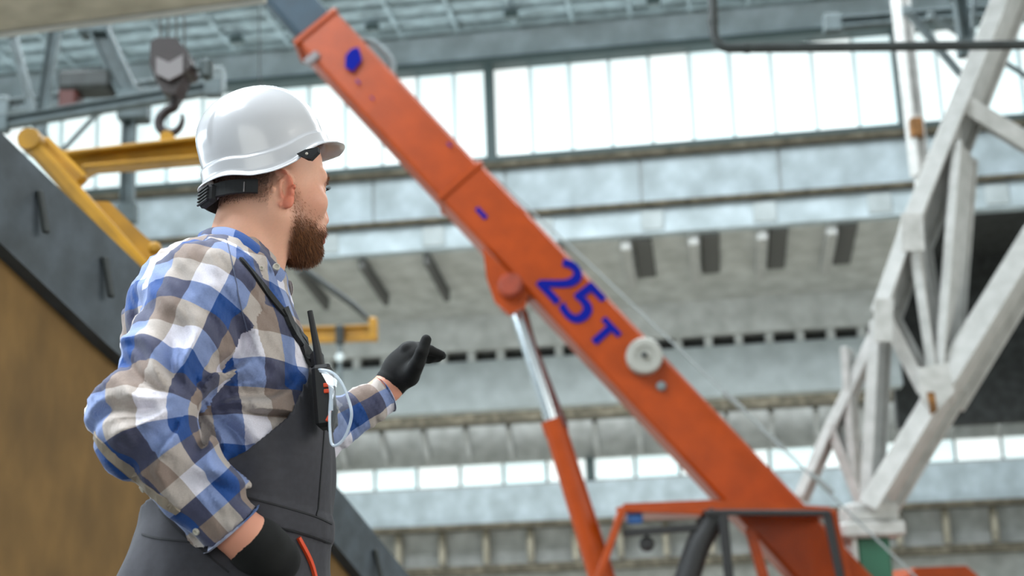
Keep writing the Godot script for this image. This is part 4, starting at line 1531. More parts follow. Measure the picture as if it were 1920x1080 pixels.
# a band of cloth of given width and thickness along points with normals
func strap(st: SurfaceTool, pts: PackedVector3Array, norms: PackedVector3Array, width: PackedFloat32Array, thick: float) -> void:
	var rings := []
	for i in pts.size():
		var t := (pts[mini(i + 1, pts.size() - 1)] - pts[maxi(i - 1, 0)]).normalized()
		var n := (norms[i] - t * t.dot(norms[i])).normalized()
		var s := t.cross(n) * width[i] * 0.5
		rings.append([pts[i] - s, pts[i] - s * 0.92 + n * thick, pts[i] + s * 0.92 + n * thick, pts[i] + s])
	for i in pts.size() - 1:
		for k in 4:
			var l := (k + 1) % 4
			var mid: Vector3 = (pts[i] + pts[i + 1]) * 0.5 + norms[i] * thick * 0.5
			var a: Vector3 = rings[i][k]
			var b: Vector3 = rings[i + 1][k]
			var c: Vector3 = rings[i + 1][l]
			var d: Vector3 = rings[i][l]
			face(st, [a, b, c], (a + b + c) / 3.0 - mid)
			face(st, [a, c, d], (a + d + c) / 3.0 - mid)
	face(st, rings[0], pts[0] - pts[1])
	face(st, rings[-1], pts[-1] - pts[-2])


func on_cloth(st: SurfaceTool, field: Callable, path: Array, width: Array, thick: float, lift := 0.0) -> void:
	var pts := PackedVector3Array()
	for p in smooth_path(path, 6):
		if field.call(snap(field, p, lift)) < 0.01:
			pts.append(p)
	var ns := PackedVector3Array()
	var ws := PackedFloat32Array()
	for i in pts.size():
		pts[i] = snap(field, pts[i], lift)
		ns.append(slope_of(field, pts[i]))
		var f := float(i) / (pts.size() - 1) * (width.size() - 1)
		ws.append(lerpf(width[int(f)], width[mini(int(f) + 1, width.size() - 1)], f - int(f)))
	strap(st, pts, ns, ws, thick)


# a sheet between two edges, with thickness, bulging outwards
func sheet(upper: Array, lower: Array, bulge: float, thick: float, uv_at: Vector2, uv_size: float) -> ArrayMesh:
	var u := smooth_path(upper, 6)
	var l := smooth_path(lower, 6)
	var rows := 6
	var cols := u.size()
	var mid := Vector3.ZERO
	for p in u:
		mid += p / cols
	var v := PackedVector3Array()
	var n := PackedVector3Array()
	var uv := PackedVector2Array()
	var idx := PackedInt32Array()
	for side: int in [1, -1]:
		var base := v.size()
		var run := 0.0
		for i in cols:
			if i:
				run += u[i].distance_to(u[i - 1])
			var tan_ := (u[mini(i + 1, cols - 1)] - u[maxi(i - 1, 0)]).normalized()
			var out := tan_.cross(u[i] - l[i]).normalized()
			if out.dot(u[i] - mid) < 0.0:
				out = -out
			for r in rows + 1:
				var t := float(r) / rows
				v.append(u[i].lerp(l[i], t) + out * (bulge * sin(PI * t) + side * thick * 0.5 * (0.25 if r == 0 or r == rows or i == 0 or i == cols - 1 else 1.0)))
				n.append((out * side + (u[i] - l[i]).normalized() * cos(PI * t) * 0.4 * side).normalized())
				uv.append(uv_at + Vector2(run, t * u[i].distance_to(l[i])) / uv_size)
		for i in cols - 1:
			for r in rows:
				var a := base + i * (rows + 1) + r
				var q := [a, a + rows + 1, a + rows + 2, a + 1]
				for t: Array in [[0, 1, 2], [0, 2, 3]]:
					var p0 := v[q[t[0]]]
					if (v[q[t[1]]] - p0).cross(v[q[t[2]]] - p0).dot(n[q[0]]) > 0.0:
						t = [t[0], t[2], t[1]]
					for k: int in t:
						idx.append(q[k])
	var half := v.size() / 2
	for e: Array in [[0, 1], [rows, 1]]:
		for i in cols - 1:
			var a: int = i * (rows + 1) + e[0]
			for q: Array in [[a, a + rows + 1, half + a], [half + a, a + rows + 1, half + a + rows + 1]]:
				idx.append_array(PackedInt32Array([q[0], q[1], q[2], q[0], q[2], q[1]]))
	return array_mesh(v, n, idx, uv)


func plaid() -> ImageTexture:
	var n := 384
	var im := Image.create(n, n, false, Image.FORMAT_RGB8)
	var tone := [Color8(16, 68, 138), Color8(140, 122, 113), Color8(224, 220, 232)]
	var mixed := [Color8(70, 70, 96), Color8(126, 142, 188), Color8(180, 169, 162)]   # blue with taupe, blue with white, taupe with white
	var f := FastNoiseLite.new()
	f.seed = 3
	f.frequency = 0.35
	for y in n:
		for x in n:
			var a := (x * 3 / n) % 3
			var b := (y * 3 / n) % 3
			var both: Color = tone[a] if a == b else mixed[a + b - 1]
			var c := both.lerp(tone[a] if (x + y) % 4 < 2 else tone[b], 0.12)
			c = c * (1.0 + 0.07 * f.get_noise_2d(x, y * 0.25) + 0.06 * f.get_noise_2d(x * 0.25 + 900.0, y))
			im.set_pixel(x, y, c.clamp())
	im.generate_mipmaps()
	return ImageTexture.create_from_image(im)


func person() -> void:
	trunk_rows()
	fold.noise_type = FastNoiseLite.TYPE_SIMPLEX_SMOOTH
	fold.seed = 5
	fold.frequency = 0.2
	fold.fractal_octaves = 2
	var turn := deg_to_rad(33.0)
	var tilt := deg_to_rad(-3.0)
	var fwd := Vector3(cos(turn) * cos(tilt), sin(tilt), -sin(turn) * cos(tilt))
	var side := Vector3(sin(turn), 0, cos(turn))
	head_b = Basis(fwd, side.cross(fwd), side)
	# cloth and skin
	var cloth := mat("plaid", Color.WHITE, 0.85)
	cloth.albedo_texture = plaid()
	cloth.normal_enabled = true
	cloth.normal_texture = noise_tex(0.03, Color.BLACK, Color.WHITE, 31, 5, true, 3.0)
	cloth.normal_scale = 0.35
	cloth.rim_enabled = true
	cloth.rim = 0.25
	cloth.rim_tint = 0.6
	var work := mottled("work_cloth", Color8(64, 63, 70), 0.88, 9.0, 0.14, 33)
	work.rim_enabled = true
	work.rim = 0.1
	work.rim_tint = 0.5
	mat("seam", Color8(34, 34, 38), 0.8)
	mat("orange_trim", Color8(226, 74, 30), 0.6)
	mat("strap_black", Color8(24, 25, 28), 0.75)
	var gl := mottled("glove_black", Color8(14, 15, 16), 0.9, 14.0, 0.3, 34)
	gl.rim_enabled = true
	gl.rim = 0.05
	mat("button", Color8(196, 190, 178), 0.35)
	var skin := mat("skin", Color.WHITE, 0.5)
	skin.vertex_color_use_as_albedo = true
	skin.subsurf_scatter_enabled = true
	skin.subsurf_scatter_strength = 0.12
	skin.metallic_specular = 0.4
	var hair := mat("hair", Color.WHITE, 0.55)
	hair.vertex_color_use_as_albedo = true
	mat("eye_white", Color8(225, 220, 214), 0.2)
	mat("iris", Color8(70, 60, 48), 0.2)
	var label := "bearded man in a plaid shirt and grey overalls pointing at the orange crane"
	var t := kthing("person", label, "person", Vector3(-0.5, 0, -2.35))
	body(t, skin, hair)
	shirt(t, cloth)
	overalls(t, work)
	hard_hat(t)
	radio(t)
	goggles(t)


func body(t: Node3D, skin: Material, hair: Material) -> void:
	var to_head := func(p: Vector3) -> float: return head_field(p)
	var h := nets(to_head, Vector3(-0.125, -0.19, -0.11), Vector3(0.135, 0.15, 0.112), 0.0026, 0.004)
	var col := PackedColorArray()
	var grain := FastNoiseLite.new()
	grain.frequency = 0.9
	grain.seed = 12
	for p: Vector3 in h[0]:
		col.append(skin_color(p, grain.get_noise_3d(p.x * 900, p.y * 900, p.z * 900)))
	var hv := PackedVector3Array()
	var hn := PackedVector3Array()
	for i in h[0].size():
		hv.append(HEAD + head_b * (h[0][i] as Vector3))
		hn.append((head_b * (h[1][i] as Vector3)).normalized())
	var rest := func(p: Vector3) -> float:
		var d := smin(trunk(p), shoulders(p), 0.035) + 0.028
		d = smin(d, arm_near(p, -0.03), 0.01)
		d = smin(d, arm_far(p, -0.022), 0.01)
		d = maxf(d, p.y - NECK.y - 0.01)
		var e := (p - WRIST).dot((WRIST - ELBOW).normalized())
		if e > -0.1 and (p - WRIST).length() < 0.2:
			d = maxf(d, e + 0.02)
		e = (p - WRIST2).dot((WRIST2 - ELBOW2).normalized())
		if e > -0.1 and (p - WRIST2).length() < 0.15:
			d = maxf(d, e + 0.02)
		if p.y < row_y0 + 0.2:
			d = minf(d, leg_field(p) + 0.02)
		return d
	var b := nets(rest, Vector3(-0.32, 0.02, -0.4), Vector3(0.36, 1.62, 0.36), 0.014, 0.02)
	var f := nets(hand_far, Vector3(0.1287, 1.1898, -0.31) - Vector3(0.02, 0.0, 0.2), Vector3(0.3852, 1.4348, -0.31) + Vector3(0, 0, 0.1), 0.0036)
	var g := nets(hand_near, Vector3(0.0255, 0.8838, 0.2) - Vector3(0, 0, 0.16), Vector3(0.2156, 1.0718, 0.2) + Vector3(0, 0, 0.12), 0.005)
	var all := join([[hv, hn, h[2]], b, f, g])
	var tone := lin(226, 158, 134)
	while col.size() < all[0].size():
		col.append(tone)
	put("body", array_mesh(all[0], all[1], all[2], PackedVector2Array(), col), skin, t)
	strands(t, h, hair)
	eyes(t)
	var gf := nets(glove_far, Vector3(0.22, 1.287, -0.31) - Vector3(0, 0, 0.16), Vector3(0.3852, 1.4348, -0.31) + Vector3(0, 0, 0.1), 0.003)
	tag(put("glove", array_mesh(gf[0], gf[1], gf[2]), M.glove_black, t), "black knit glove on the pointing hand")
	var gn := nets(glove_near, Vector3(0.0491, 0.883, 0.2) - Vector3(0, 0, 0.16), Vector3(0.2155, 1.0638, 0.2) + Vector3(0, 0, 0.12), 0.004)
	tag(put("glove", array_mesh(gn[0], gn[1], gn[2]), M.glove_black, t), "black glove pushed into the overalls pocket")


func strands(t: Node3D, h: Array, hair: Material) -> void:
	var r := RandomNumberGenerator.new()
	r.seed = 21
	var hv: PackedVector3Array = h[0]
	var hn: PackedVector3Array = h[1]
	for job: String in ["beard", "hair", "eyebrow"]:
		var v := PackedVector3Array()
		var n := PackedVector3Array()
		var c := PackedColorArray()
		var idx := PackedInt32Array()
		for i in hv.size():
			var p := hv[i]
			var k := 0.0
			var per := 1
			if job == "beard":
				if p.z < -0.03:
					continue
				k = beard_mask(p)
				per = 2 if k > 0.6 and p.y < -0.06 else 1
				k *= 0.55 + 0.45 * smoothstep(-0.035, -0.08, p.y)
			elif job == "hair":
				if p.x > -0.02 or p.y < -0.05 or p.y > 0.06 or p.z < -0.04:
					continue
				k = smoothstep(-0.06, -0.03, p.y) * smoothstep(-0.02, -0.045, p.x)
			elif absf(p.z) < 0.046 and absf(p.z) > 0.012 and p.x > 0.075 and p.y > 0.019 and p.y < 0.03:
				k = 0.9
			for q in per:
				if r.randf() > k:
					continue
				var root := p + Vector3(r.randf_range(-1, 1), r.randf_range(-1, 1), r.randf_range(-1, 1)) * 0.0016
				var dir := hn[i] * 0.45
				var size := 0.005
				if job == "beard":
					var low := smoothstep(-0.045, -0.115, p.y)
					dir = hn[i] * r.randf_range(0.25, 0.7) + Vector3(0.25 + r.randf_range(-0.2, 0.3), -1.0, r.randf_range(-0.25, 0.25)) * lerpf(0.7, 0.9, low)
					size = lerpf(0.0035, 0.0105, low) * r.randf_range(0.7, 1.25)
				elif job == "hair":
					dir = hn[i] * 0.5 + Vector3(-0.2, -1, 0) * 0.8 + Vector3(r.randf(), r.randf(), r.randf()) * 0.3
					size = 0.0035
				else:
					dir = hn[i] * 0.3 + Vector3(0, 0.2, 1) * 0.6
					size = 0.006
				dir = dir.normalized()
				var w := dir.cross(hn[i] + Vector3(r.randf_range(-1, 1), r.randf_range(-1, 1), r.randf_range(-1, 1)) * 0.6).normalized()
				var w2 := dir.cross(w)
				var tint := lin(84, 54, 36).lerp(lin(176, 116, 72), pow(r.randf(), 1.6))
				if job == "beard":
					tint = tint.lerp(lin(170, 112, 72), 0.5 * smoothstep(-0.075, -0.03, p.y))
				if job == "hair":
					tint = lin(46, 34, 28).lerp(lin(80, 60, 46), r.randf())
				var base := v.size()
				for s in 3:
					var f := s / 2.0
					var at := root + dir * size * f + (Vector3(0.15, -0.5, 0) - hn[i] * 0.2) * size * f * f * 0.4
					var rad := 0.00032 * (1.0 - f * 0.75)
					for a in 3:
						var o := w * cos(TAU * a / 3.0) + w2 * sin(TAU * a / 3.0)
						v.append(HEAD + head_b * (at + o * rad))
						n.append(head_b * o)
						c.append(tint)
				for s in 2:
					for a in 3:
						var a0 := base + s * 3 + a
						var a1 := base + s * 3 + (a + 1) % 3
						idx.append_array(PackedInt32Array([a0, a0 + 3, a1 + 3, a0, a1 + 3, a1]))
		var o := put(job, array_mesh(v, n, idx, PackedVector2Array(), c), hair, t)
		o.set_meta("kind", "stuff")


func eyes(t: Node3D) -> void:
	for s: int in [1, -1]:
		var st := tool()
		var c := HEAD + head_b * Vector3(0.0782, 0.0018, 0.0315 * s)
		lathe(st, c, head_b.x, [[0.0, -0.012], [0.009, -0.009], [0.0124, 0.0], [0.0105, 0.0066], [0.006, 0.0108], [0.0, 0.0124]], 16)
		var e := obj("eyeball", st, M.eye_white, t)
		st = tool()
		lathe(st, c, head_b.x, [[0.006, 0.0108], [0.004, 0.0119], [0.0, 0.0128]], 14)
		obj("iris", st, M.iris, e)
		st = tool()
		for k in 12:
			var a := -0.9 + k * 0.16
			var at := c + head_b * Vector3(cos(a) * 0.0132, 0.004, sin(a) * 0.0132 * s)
			var tip := at + head_b * (Vector3(cos(a), 0.35, sin(a) * s) * 0.008)
			tube(st, PackedVector3Array([at, tip]), PackedFloat32Array([0.0005, 0.0002]), 4)
		obj("eyelashes", st, M.strap_black, t).set_meta("kind", "stuff")


func shirt(t: Node3D, cloth: Material) -> void:
	var s := nets(shirt_field, Vector3(-0.36, Vector3(0.0407, 1.0012, 0).y, -0.42), Vector3(0.42, Vector3(0.0367, 1.5757, 0).y, 0.38), 0.0046, 0.012)
	# arm paths along which the checks run
	var near := PackedVector3Array([SHOULDER + (SHOULDER - ELBOW) * 0.4, SHOULDER])
	var far := PackedVector3Array([SHOULDER2 + (SHOULDER2 - ELBOW2) * 0.4, SHOULDER2])
	for k in 9:
		var q := k / 8.0
		var a := SHOULDER.lerp(ELBOW, 0.7 + 0.3 * q).lerp(ELBOW.lerp(WRIST, 0.3 * q), q)
		near.append(a)
		far.append(SHOULDER2.lerp(ELBOW2, 0.7 + 0.3 * q).lerp(ELBOW2.lerp(WRIST2, 0.3 * q), q))
	near.append(WRIST + (WRIST - ELBOW) * 0.2)
	far.append(WRIST2 + (WRIST2 - ELBOW2) * 0.2)
	var v := PackedVector3Array()
	var n := PackedVector3Array()
	var uv := PackedVector2Array()
	var idx := PackedInt32Array()
	var made := {}
	var sv: PackedVector3Array = s[0]
	var sn: PackedVector3Array = s[1]
	var si: PackedInt32Array = s[2]
	for q in range(0, si.size(), 6):
		var mid := (sv[si[q]] + sv[si[q + 1]] + sv[si[q + 2]] + sv[si[q + 5]]) * 0.25
		var dt := minf(trunk(mid), shoulders(mid, -0.004) + 0.004)
		var da := arm_near(mid) - 0.004
		var df := arm_far(mid) - 0.004
		var region := 0
		if da < dt and da < df:
			region = 1
		elif df < dt:
			region = 2
		for k in 6:
			var i := si[q + k]
			var key := i * 3 + region
			if not made.has(key):
				made[key] = v.size()
				v.append(sv[i])
				n.append(sn[i])
				uv.append(cloth_uv(sv[i], region, near if region == 1 else far))
			idx.append(made[key])
	var o := put("shirt", array_mesh(v, n, idx, uv), cloth, t)
	# collar: the near half and the far half, turned over
	var up := [Vector3(-0.0268, 1.5553, -0.01), Vector3(-0.0018, 1.5421, 0.05), Vector3(0.03, 1.5338, 0.078), Vector3(0.0587, 1.5197, 0.088), Vector3(0.0841, 1.5002, 0.082), Vector3(0.1024, 1.4806, 0.06), Vector3(0.1143, 1.4694, 0.03)]
	var low := [Vector3(-0.0332, 1.5331, -0.015), Vector3(-0.0009, 1.511, 0.065), Vector3(0.0312, 1.4969, 0.112), Vector3(0.0597, 1.4789, 0.128), Vector3(0.0839, 1.4573, 0.118), Vector3(0.1021, 1.4417, 0.088), Vector3(0.1132, 1.4405, 0.05)]
	put("collar", sheet(up, low, 0.008, 0.004, Vector2(0.032, 0.0), 0.135), cloth, o)
	var up2 := []
	var low2 := []
	for p: Vector3 in up:
		up2.append(Vector3(p.x + 0.002, p.y, -p.z - 0.02))
	for p: Vector3 in low:
		low2.append(Vector3(p.x - 0.004, p.y, -p.z - 0.02))
	put("collar", sheet(up2, low2, 0.005, 0.004, Vector2(0.1, 0.35), 0.135), cloth, o)
	# cuffs
	for w: Array in [[WRIST, ELBOW, 0.053, 0.055], [WRIST2, ELBOW2, 0.036, 0.05]]:
		var st := tool()
		var a: Vector3 = w[0]
		var ax := (a - (w[1] as Vector3)).normalized()
		lathe(st, a, ax, [[w[2] - 0.012, -0.004], [w[2] - 0.004, 0.003], [w[2] + 0.001, 0.0]], 28)
		obj("cuff_edge", st, M.plaid, o)
	# buttons: collar tip, collar stand, sleeve placket, cuff
	for b: Array in [[Vector3(0.1165, 1.4565, 0.07), 0.0062], [Vector3(0.0972, 1.447, 0.1), 0.004], [Vector3(-0.0533, 1.0877, 0.25), 0.0055], [Vector3(0.0238, 1.0235, 0.25), 0.0055]]:
		var st := tool()
		var at := snap(shirt_field, b[0])
		if b[0].y > 1.3:
			at = b[0] + Vector3(0, 0, 0.03)
		var nn := Vector3(0.35, 0.1, 1).normalized() if b[0].y > 1.3 else slope_of(shirt_field, at)
		lathe(st, at, nn, [[0.0, 0.001], [b[1] * 0.5, 0.0012], [b[1] * 0.62, 0.003], [b[1] * 0.9, 0.003], [b[1], 0.0015], [b[1], -0.002], [0.0, -0.002]], 18)
		obj("button", st, M.button, o)
	# placket strip along the forearm
	var st := tool()
	on_cloth(st, shirt_field, [Vector3(-0.1161, 1.165, 0.25), Vector3(-0.081, 1.1241, 0.25), Vector3(-0.0367, 1.0809, 0.25), Vector3(0.0015, 1.0506, 0.25)], [0.012, 0.016, 0.016], 0.0025)
	tag(obj("sleeve_placket", st, mat("placket", Color8(150, 138, 124), 0.85), o), "beige buttoned strip along the forearm")


func cloth_uv(p: Vector3, region: int, path: PackedVector3Array) -> Vector2:
	if region == 0:
		var f := clampf((p.y - row_y0) * 100.0, 0.0, row_c.size() - 1.001)
		var i := int(f)
		var a := atan2(p.x - row_c[i], p.z)
		return Vector2(a * -0.172, -p.y) / 0.135 + Vector2(TRUNK_UV.x, TRUNK_UV.y)
	var best := 1e9
	var t := 0.0
	var run := 0.0
	var around := 0.0
	for k in path.size() - 1:
		var a := path[k]
		var d := path[k + 1] - a
		var l := d.length()
		var s := clampf((p - a).dot(d) / (l * l), 0.0, 1.0)
		var r := p - a - d * s
		if r.length() < best:
			best = r.length()
			t = run + s * l
			var y := d / l
			var z := (Vector3.BACK - y * y.z).normalized()
			var x := y.cross(z)
			around = atan2(-r.dot(x), r.dot(z))
		run += l
	return Vector2(around * (0.078 if region == 1 else 0.048) / 0.135, t / (0.112 if region == 1 else 0.128)) + (ARM_UV if region == 1 else ARM2_UV)


const TRUNK_UV := Vector2(0.35, -0.405)
const ARM_UV := Vector2(0.69, -0.21)
const ARM2_UV := Vector2(0.3, 0.2)


func overalls(t: Node3D, work: Material) -> void:
	var b := nets(overall_field, Vector3(-0.3, row_y0 + 0.0, -0.24), Vector3(0.28, Vector3(0.173, 1.3229, 0).y, 0.24), 0.006, 0.02)
	var l := nets(leg_field, Vector3(-0.3, 0.03, -0.32), Vector3(0.3, row_y0 + 0.03, 0.32), 0.014, 0.02)
	var all := join([b, l])
	var o := put("overalls", array_mesh(all[0], all[1], all[2]), work, t)
	var st := tool()
	for s: float in [0.108, -0.108]:
		st = tool()
		var path := smooth_path([Vector3(-0.07, 0.06, s), Vector3(0.0, 0.065, s), Vector3(0.1, 0.05, s), Vector3(0.17, 0.04, s)], 4)
		var rr := PackedFloat32Array()
		for i in path.size():
			rr.append(lerpf(0.06, 0.04, float(i) / path.size()))
		tube(st, path, rr, 14)
		obj("boot", st, M.strap_black, t)
	# armhole seam, then the overalls' seams and pocket edge
	st = tool()
	on_cloth(st, shirt_field, [Vector3(0.0477, 1.4842, 0.15), Vector3(0.0634, 1.4464, 0.15), Vector3(0.0739, 1.4022, 0.15), Vector3(0.0792, 1.3672, 0.15), Vector3(0.0828, 1.3369, 0.15)], [0.0018, 0.0018], 0.0006)
	obj("armhole_seam", st, mat("seam_blue", Color8(98, 106, 132), 0.85), t.get_node("shirt"))
	for q: Array in [[[Vector3(0.182, 1.2587, 0.15), Vector3(0.1868, 1.218, 0.15), Vector3(0.1864, 1.143, 0.15), Vector3(0.1793, 1.0516, 0.15)], 0.003],
			[[Vector3(0.0858, 1.0763, 0.15), Vector3(0.1351, 1.063, 0.15), Vector3(0.176, 1.0509, 0.15), Vector3(0.1948, 1.0429, 0.15)], 0.003],
			[[Vector3(0.1106, 1.0356, 0.15), Vector3(0.1474, 1.0269, 0.15), Vector3(0.1759, 1.0186, 0.15), Vector3(0.1922, 1.0123, 0.15)], 0.003],
			[[Vector3(-0.0839, 1.0308, 0.15), Vector3(-0.0526, 1.0216, 0.15), Vector3(0.0063, 1.0113, 0.15)], 0.003],
			[[Vector3(-0.0535, 1.0661, 0.15), Vector3(-0.016, 1.0299, 0.15), Vector3(0.0227, 0.9986, 0.15), Vector3(0.0621, 0.9652, 0.15)], 0.003]]:
		st = tool()
		on_cloth(st, overall_field, q[0], [q[1], q[1]], 0.0012)
		obj("seam", st, M.seam, o)
	st = tool()
	on_cloth(st, overall_field, [Vector3(0.1547, 1.0161, 0.15), Vector3(0.1644, 0.9933, 0.15), Vector3(0.1708, 0.9715, 0.15), Vector3(0.1756, 0.945, 0.15)], [0.006, 0.007, 0.007], 0.005)
	tag(obj("pocket_piping", st, M.orange_trim, o), "bright orange piping along the pocket edge")
	# shoulder straps
	st = tool()
	on_cloth(st, shirt_field, [Vector3(0.0745, 1.4486, 0.15), Vector3(0.0925, 1.426, 0.15), Vector3(0.1181, 1.3918, 0.15), Vector3(0.1402, 1.3631, 0.15), Vector3(0.1503, 1.3506, 0.15)], [0.006, 0.011, 0.012, 0.014, 0.015], 0.004)
	obj("strap", st, M.strap_black, o)
	st = tool()
	on_cloth(st, shirt_field, [Vector3(0.1274, 1.3872, 0.05), Vector3(0.1379, 1.3597, 0.05), Vector3(0.1519, 1.3277, 0.05), Vector3(0.1624, 1.3032, 0.05), Vector3(0.1676, 1.287, 0.05)], [0.02, 0.026, 0.03, 0.03], 0.006)
	obj("strap", st, M.strap_black, o)
	st = tool()
	var far_pts := smooth_path([Vector3(0.1014, 1.4541, -0.02), Vector3(0.1095, 1.4289, -0.01), Vector3(0.1175, 1.4031, 0), Vector3(0.128, 1.3775, 0.01)], 5)
	tube(st, far_pts, 0.006, 8)
	obj("strap", st, M.strap_black, o)
	st = tool()
	box(st, Vector3(0.1767, 1.2884, 0.04), Vector3(0.02, 0.075, 0.03), 0.006, Basis(Vector3.BACK, deg_to_rad(6)))
	obj("strap_clip", st, M.strap_black, o)


func hard_hat(t: Node3D) -> void:
	var pos := t.position + t.basis * HEAD
	var hat := thing("hard_hat", "glossy white hard hat with a short peak on the man's head", "hard hat", pos, 0.0)
	hat.basis = t.basis
	var b := head_b * Basis(Vector3.BACK, deg_to_rad(HAT_TILT))
	var at := head_b * HAT_AT
	var shell := mat("hat_shell", Color8(203, 203, 208), 0.28)
	shell.clearcoat_enabled = true
	shell.clearcoat = 0.7
	shell.clearcoat_roughness = 0.12
	var na := 144
	var v := PackedVector3Array()
	var idx := PackedInt32Array()
	# rows from the crown to the rim: radius factor, height, extra outward metres, share of the rim's wave
	var rows := []
	for k in 30:
		var th := (k + 0.35) / 29.7 * PI / 2
		rows.append([pow(sin(th), 2.0 / 2.35), 0.114 * pow(cos(th), 2.0 / 2.35) if k < 29 else 0.002, 0.0, smoothstep(0.75, 1.0, k / 29.0) * 0.55])
	rows.append_array([[1.0, -0.001, 0.0008, 0.6], [1.0, -0.003, 0.0045, 0.62], [1.0, -0.006, 0.0055, 0.66], [1.0, -0.018, 0.0065, 0.9], [1.0, -0.022, 0.0075, 0.97], [1.0, -0.0245, 0.0095, 1.0], [1.0, -0.0262, -1.0, 1.0], [1.0, -0.0275, -1.3, 1.0], [1.0, -0.0292, -1.3, 1.0]])
	var outer := rows.size()
	rows.append([1.0, -0.0298, -1.2, 1.0])
	rows.append([1.0, -0.027, 0.002, 0.95])
	rows.append([0.975, -0.012, 0.0, 0.7])
	for k in 8:
		var th := (1.0 - k / 8.0) * PI / 2
		rows.append([0.97 * pow(sin(th), 2.0 / 2.35), 0.11 * pow(cos(th), 2.0 / 2.35), 0.0, smoothstep(0.75, 1.0, 1.0 - k / 8.0) * 0.55])
	for r: Array in rows:
		for k in na:
			var a := TAU * k / na
			var c := cos(a)
			var s := sin(a)
			var len_x := 0.113 if c < 0.0 else 0.112
			var wave := -0.008 * pow(absf(s), 2.0 if c < 0.2 else 3.2) - 0.018 * absf(s) * smoothstep(0.35, -0.5, c) * (1.0 - smoothstep(-0.6, -0.95, c)) + 0.014 * absf(s) * smoothstep(-0.1, 0.6, c)
			var peak := smoothstep(0.3, 0.97, c) * 0.014 + (0.009 if c < 0.0 else 0.006)
			var out: float = r[2] if r[2] >= 0.0 else peak * -r[2]
			if r[2] < 0.0:
				out = 0.0095 + peak * (1.0 if r[2] <= -1.2 else 0.6)
			var p := Vector3(c * len_x * r[0], r[1] + wave * r[3], s * 0.096 * r[0])
			# raised crown band with soft edges
			var crest: float = smoothstep(0.036, 0.028, absf(p.z)) * smoothstep(0.02, 0.06, p.y) * 0.0035
			var dirn := Vector3(c * 0.9, 0, s).normalized()
			p += dirn * out + (p.normalized() * crest)
			# the peak slopes down a little
			if out > 0.012:
				p.y -= (out - 0.012) * 0.2
			v.append(at + b * p)
	for r in rows.size() - 1:
		for k in na:
			var l := (k + 1) % na
			var i0 := r * na + k
			var i1 := r * na + l
			idx.append_array(PackedInt32Array([i0, i0 + na, i1 + na, i0, i1 + na, i1]))
	for k in na:
		var l := (k + 1) % na
		if k < na - 2:
			idx.append_array(PackedInt32Array([0, k + 1, k + 2] if k + 2 < na else []))
	# orient: first outer triangle must be clockwise seen from outside
	var pc := at + b * Vector3(0, 0.05, 0)
	var p0 := v[idx[600]]
	var nn := (v[idx[601]] - p0).cross(v[idx[602]] - p0)
	if nn.dot(p0 - pc) > 0.0:
		for q in range(0, idx.size(), 3):
			var sw := idx[q + 1]
			idx[q + 1] = idx[q + 2]
			idx[q + 2] = sw
	var norms := PackedVector3Array()
	norms.resize(v.size())
	for q in range(0, idx.size(), 3):
		var f := (v[idx[q + 2]] - v[idx[q]]).cross(v[idx[q + 1]] - v[idx[q]])
		for w in 3:
			norms[idx[q + w]] += f
	for q in norms.size():
		norms[q] = norms[q].normalized()
	put("shell", array_mesh(v, norms, idx), shell, hat)
	# headband round the back, the knob and the temple fixing
	var st := tool()
	var pts := PackedVector3Array()
	var ns := PackedVector3Array()
	var ws := PackedFloat32Array()
	for k in 25:
		var a := lerpf(1.98, TAU - 1.98, k / 24.0)
		var d := Vector3(cos(a), 0, sin(a))
		pts.append(head_b * Vector3(-0.012 + cos(a) * 0.1, -0.034 + 0.008 * sin(a) * signf(sin(a)), sin(a) * 0.081))
		ns.append(head_b * d)
		ws.append(0.026)
	strap(st, pts, ns, ws, 0.004)
	obj("headband", st, M.strap_black, hat)
	st = tool()
	box(st, head_b * Vector3(-0.112, -0.037, 0.006), Vector3(0.018, 0.032, 0.05), 0.006, head_b)
	obj("adjuster_knob", st, M.strap_black, hat)
	for k in 5:
		st = tool()
		box(st, head_b * Vector3(-0.122, -0.049 + k * 0.006, 0.006), Vector3(0.004, 0.0035, 0.044), 0.001, head_b)
		obj("knob_ridge", st, M.black, hat)
	st = tool()
	var q0 := Vector3(0.1504, 1.6589, 0.08) - HEAD
	slab(st, [Vector3(0.1476, 1.6554, 0.085) - HEAD, Vector3(0.1619, 1.6623, 0.085) - HEAD, Vector3(0.182, 1.6697, 0.075) - HEAD, Vector3(0.182, 1.6612, 0.075) - HEAD, Vector3(0.1701, 1.6468, 0.08) - HEAD, Vector3(0.1637, 1.6463, 0.085) - HEAD], Vector3(0.002, 0, -0.012))
	obj("temple_fixing", st, M.strap_black, hat)
	st = tool()
	lathe(st, Vector3(0.165, 1.6537, 0.088) - HEAD, Vector3.BACK, [[0.0, 0.002], [0.002, 0.0015], [0.0026, 0.0], [0.0, 0.0]], 10)
	obj("rivet", st, M.button, hat)
	st = tool()
	bar(st, head_b * Vector3(-0.075, -0.022, 0.071), head_b * Vector3(-0.075, -0.04, 0.071), 0.002, 0.002, head_b.z)
	obj("band_slot", st, M.hook_pale, hat)


const HAT_TILT := 23.0
const HAT_AT := Vector3(-0.014, 0.062, 0.0)


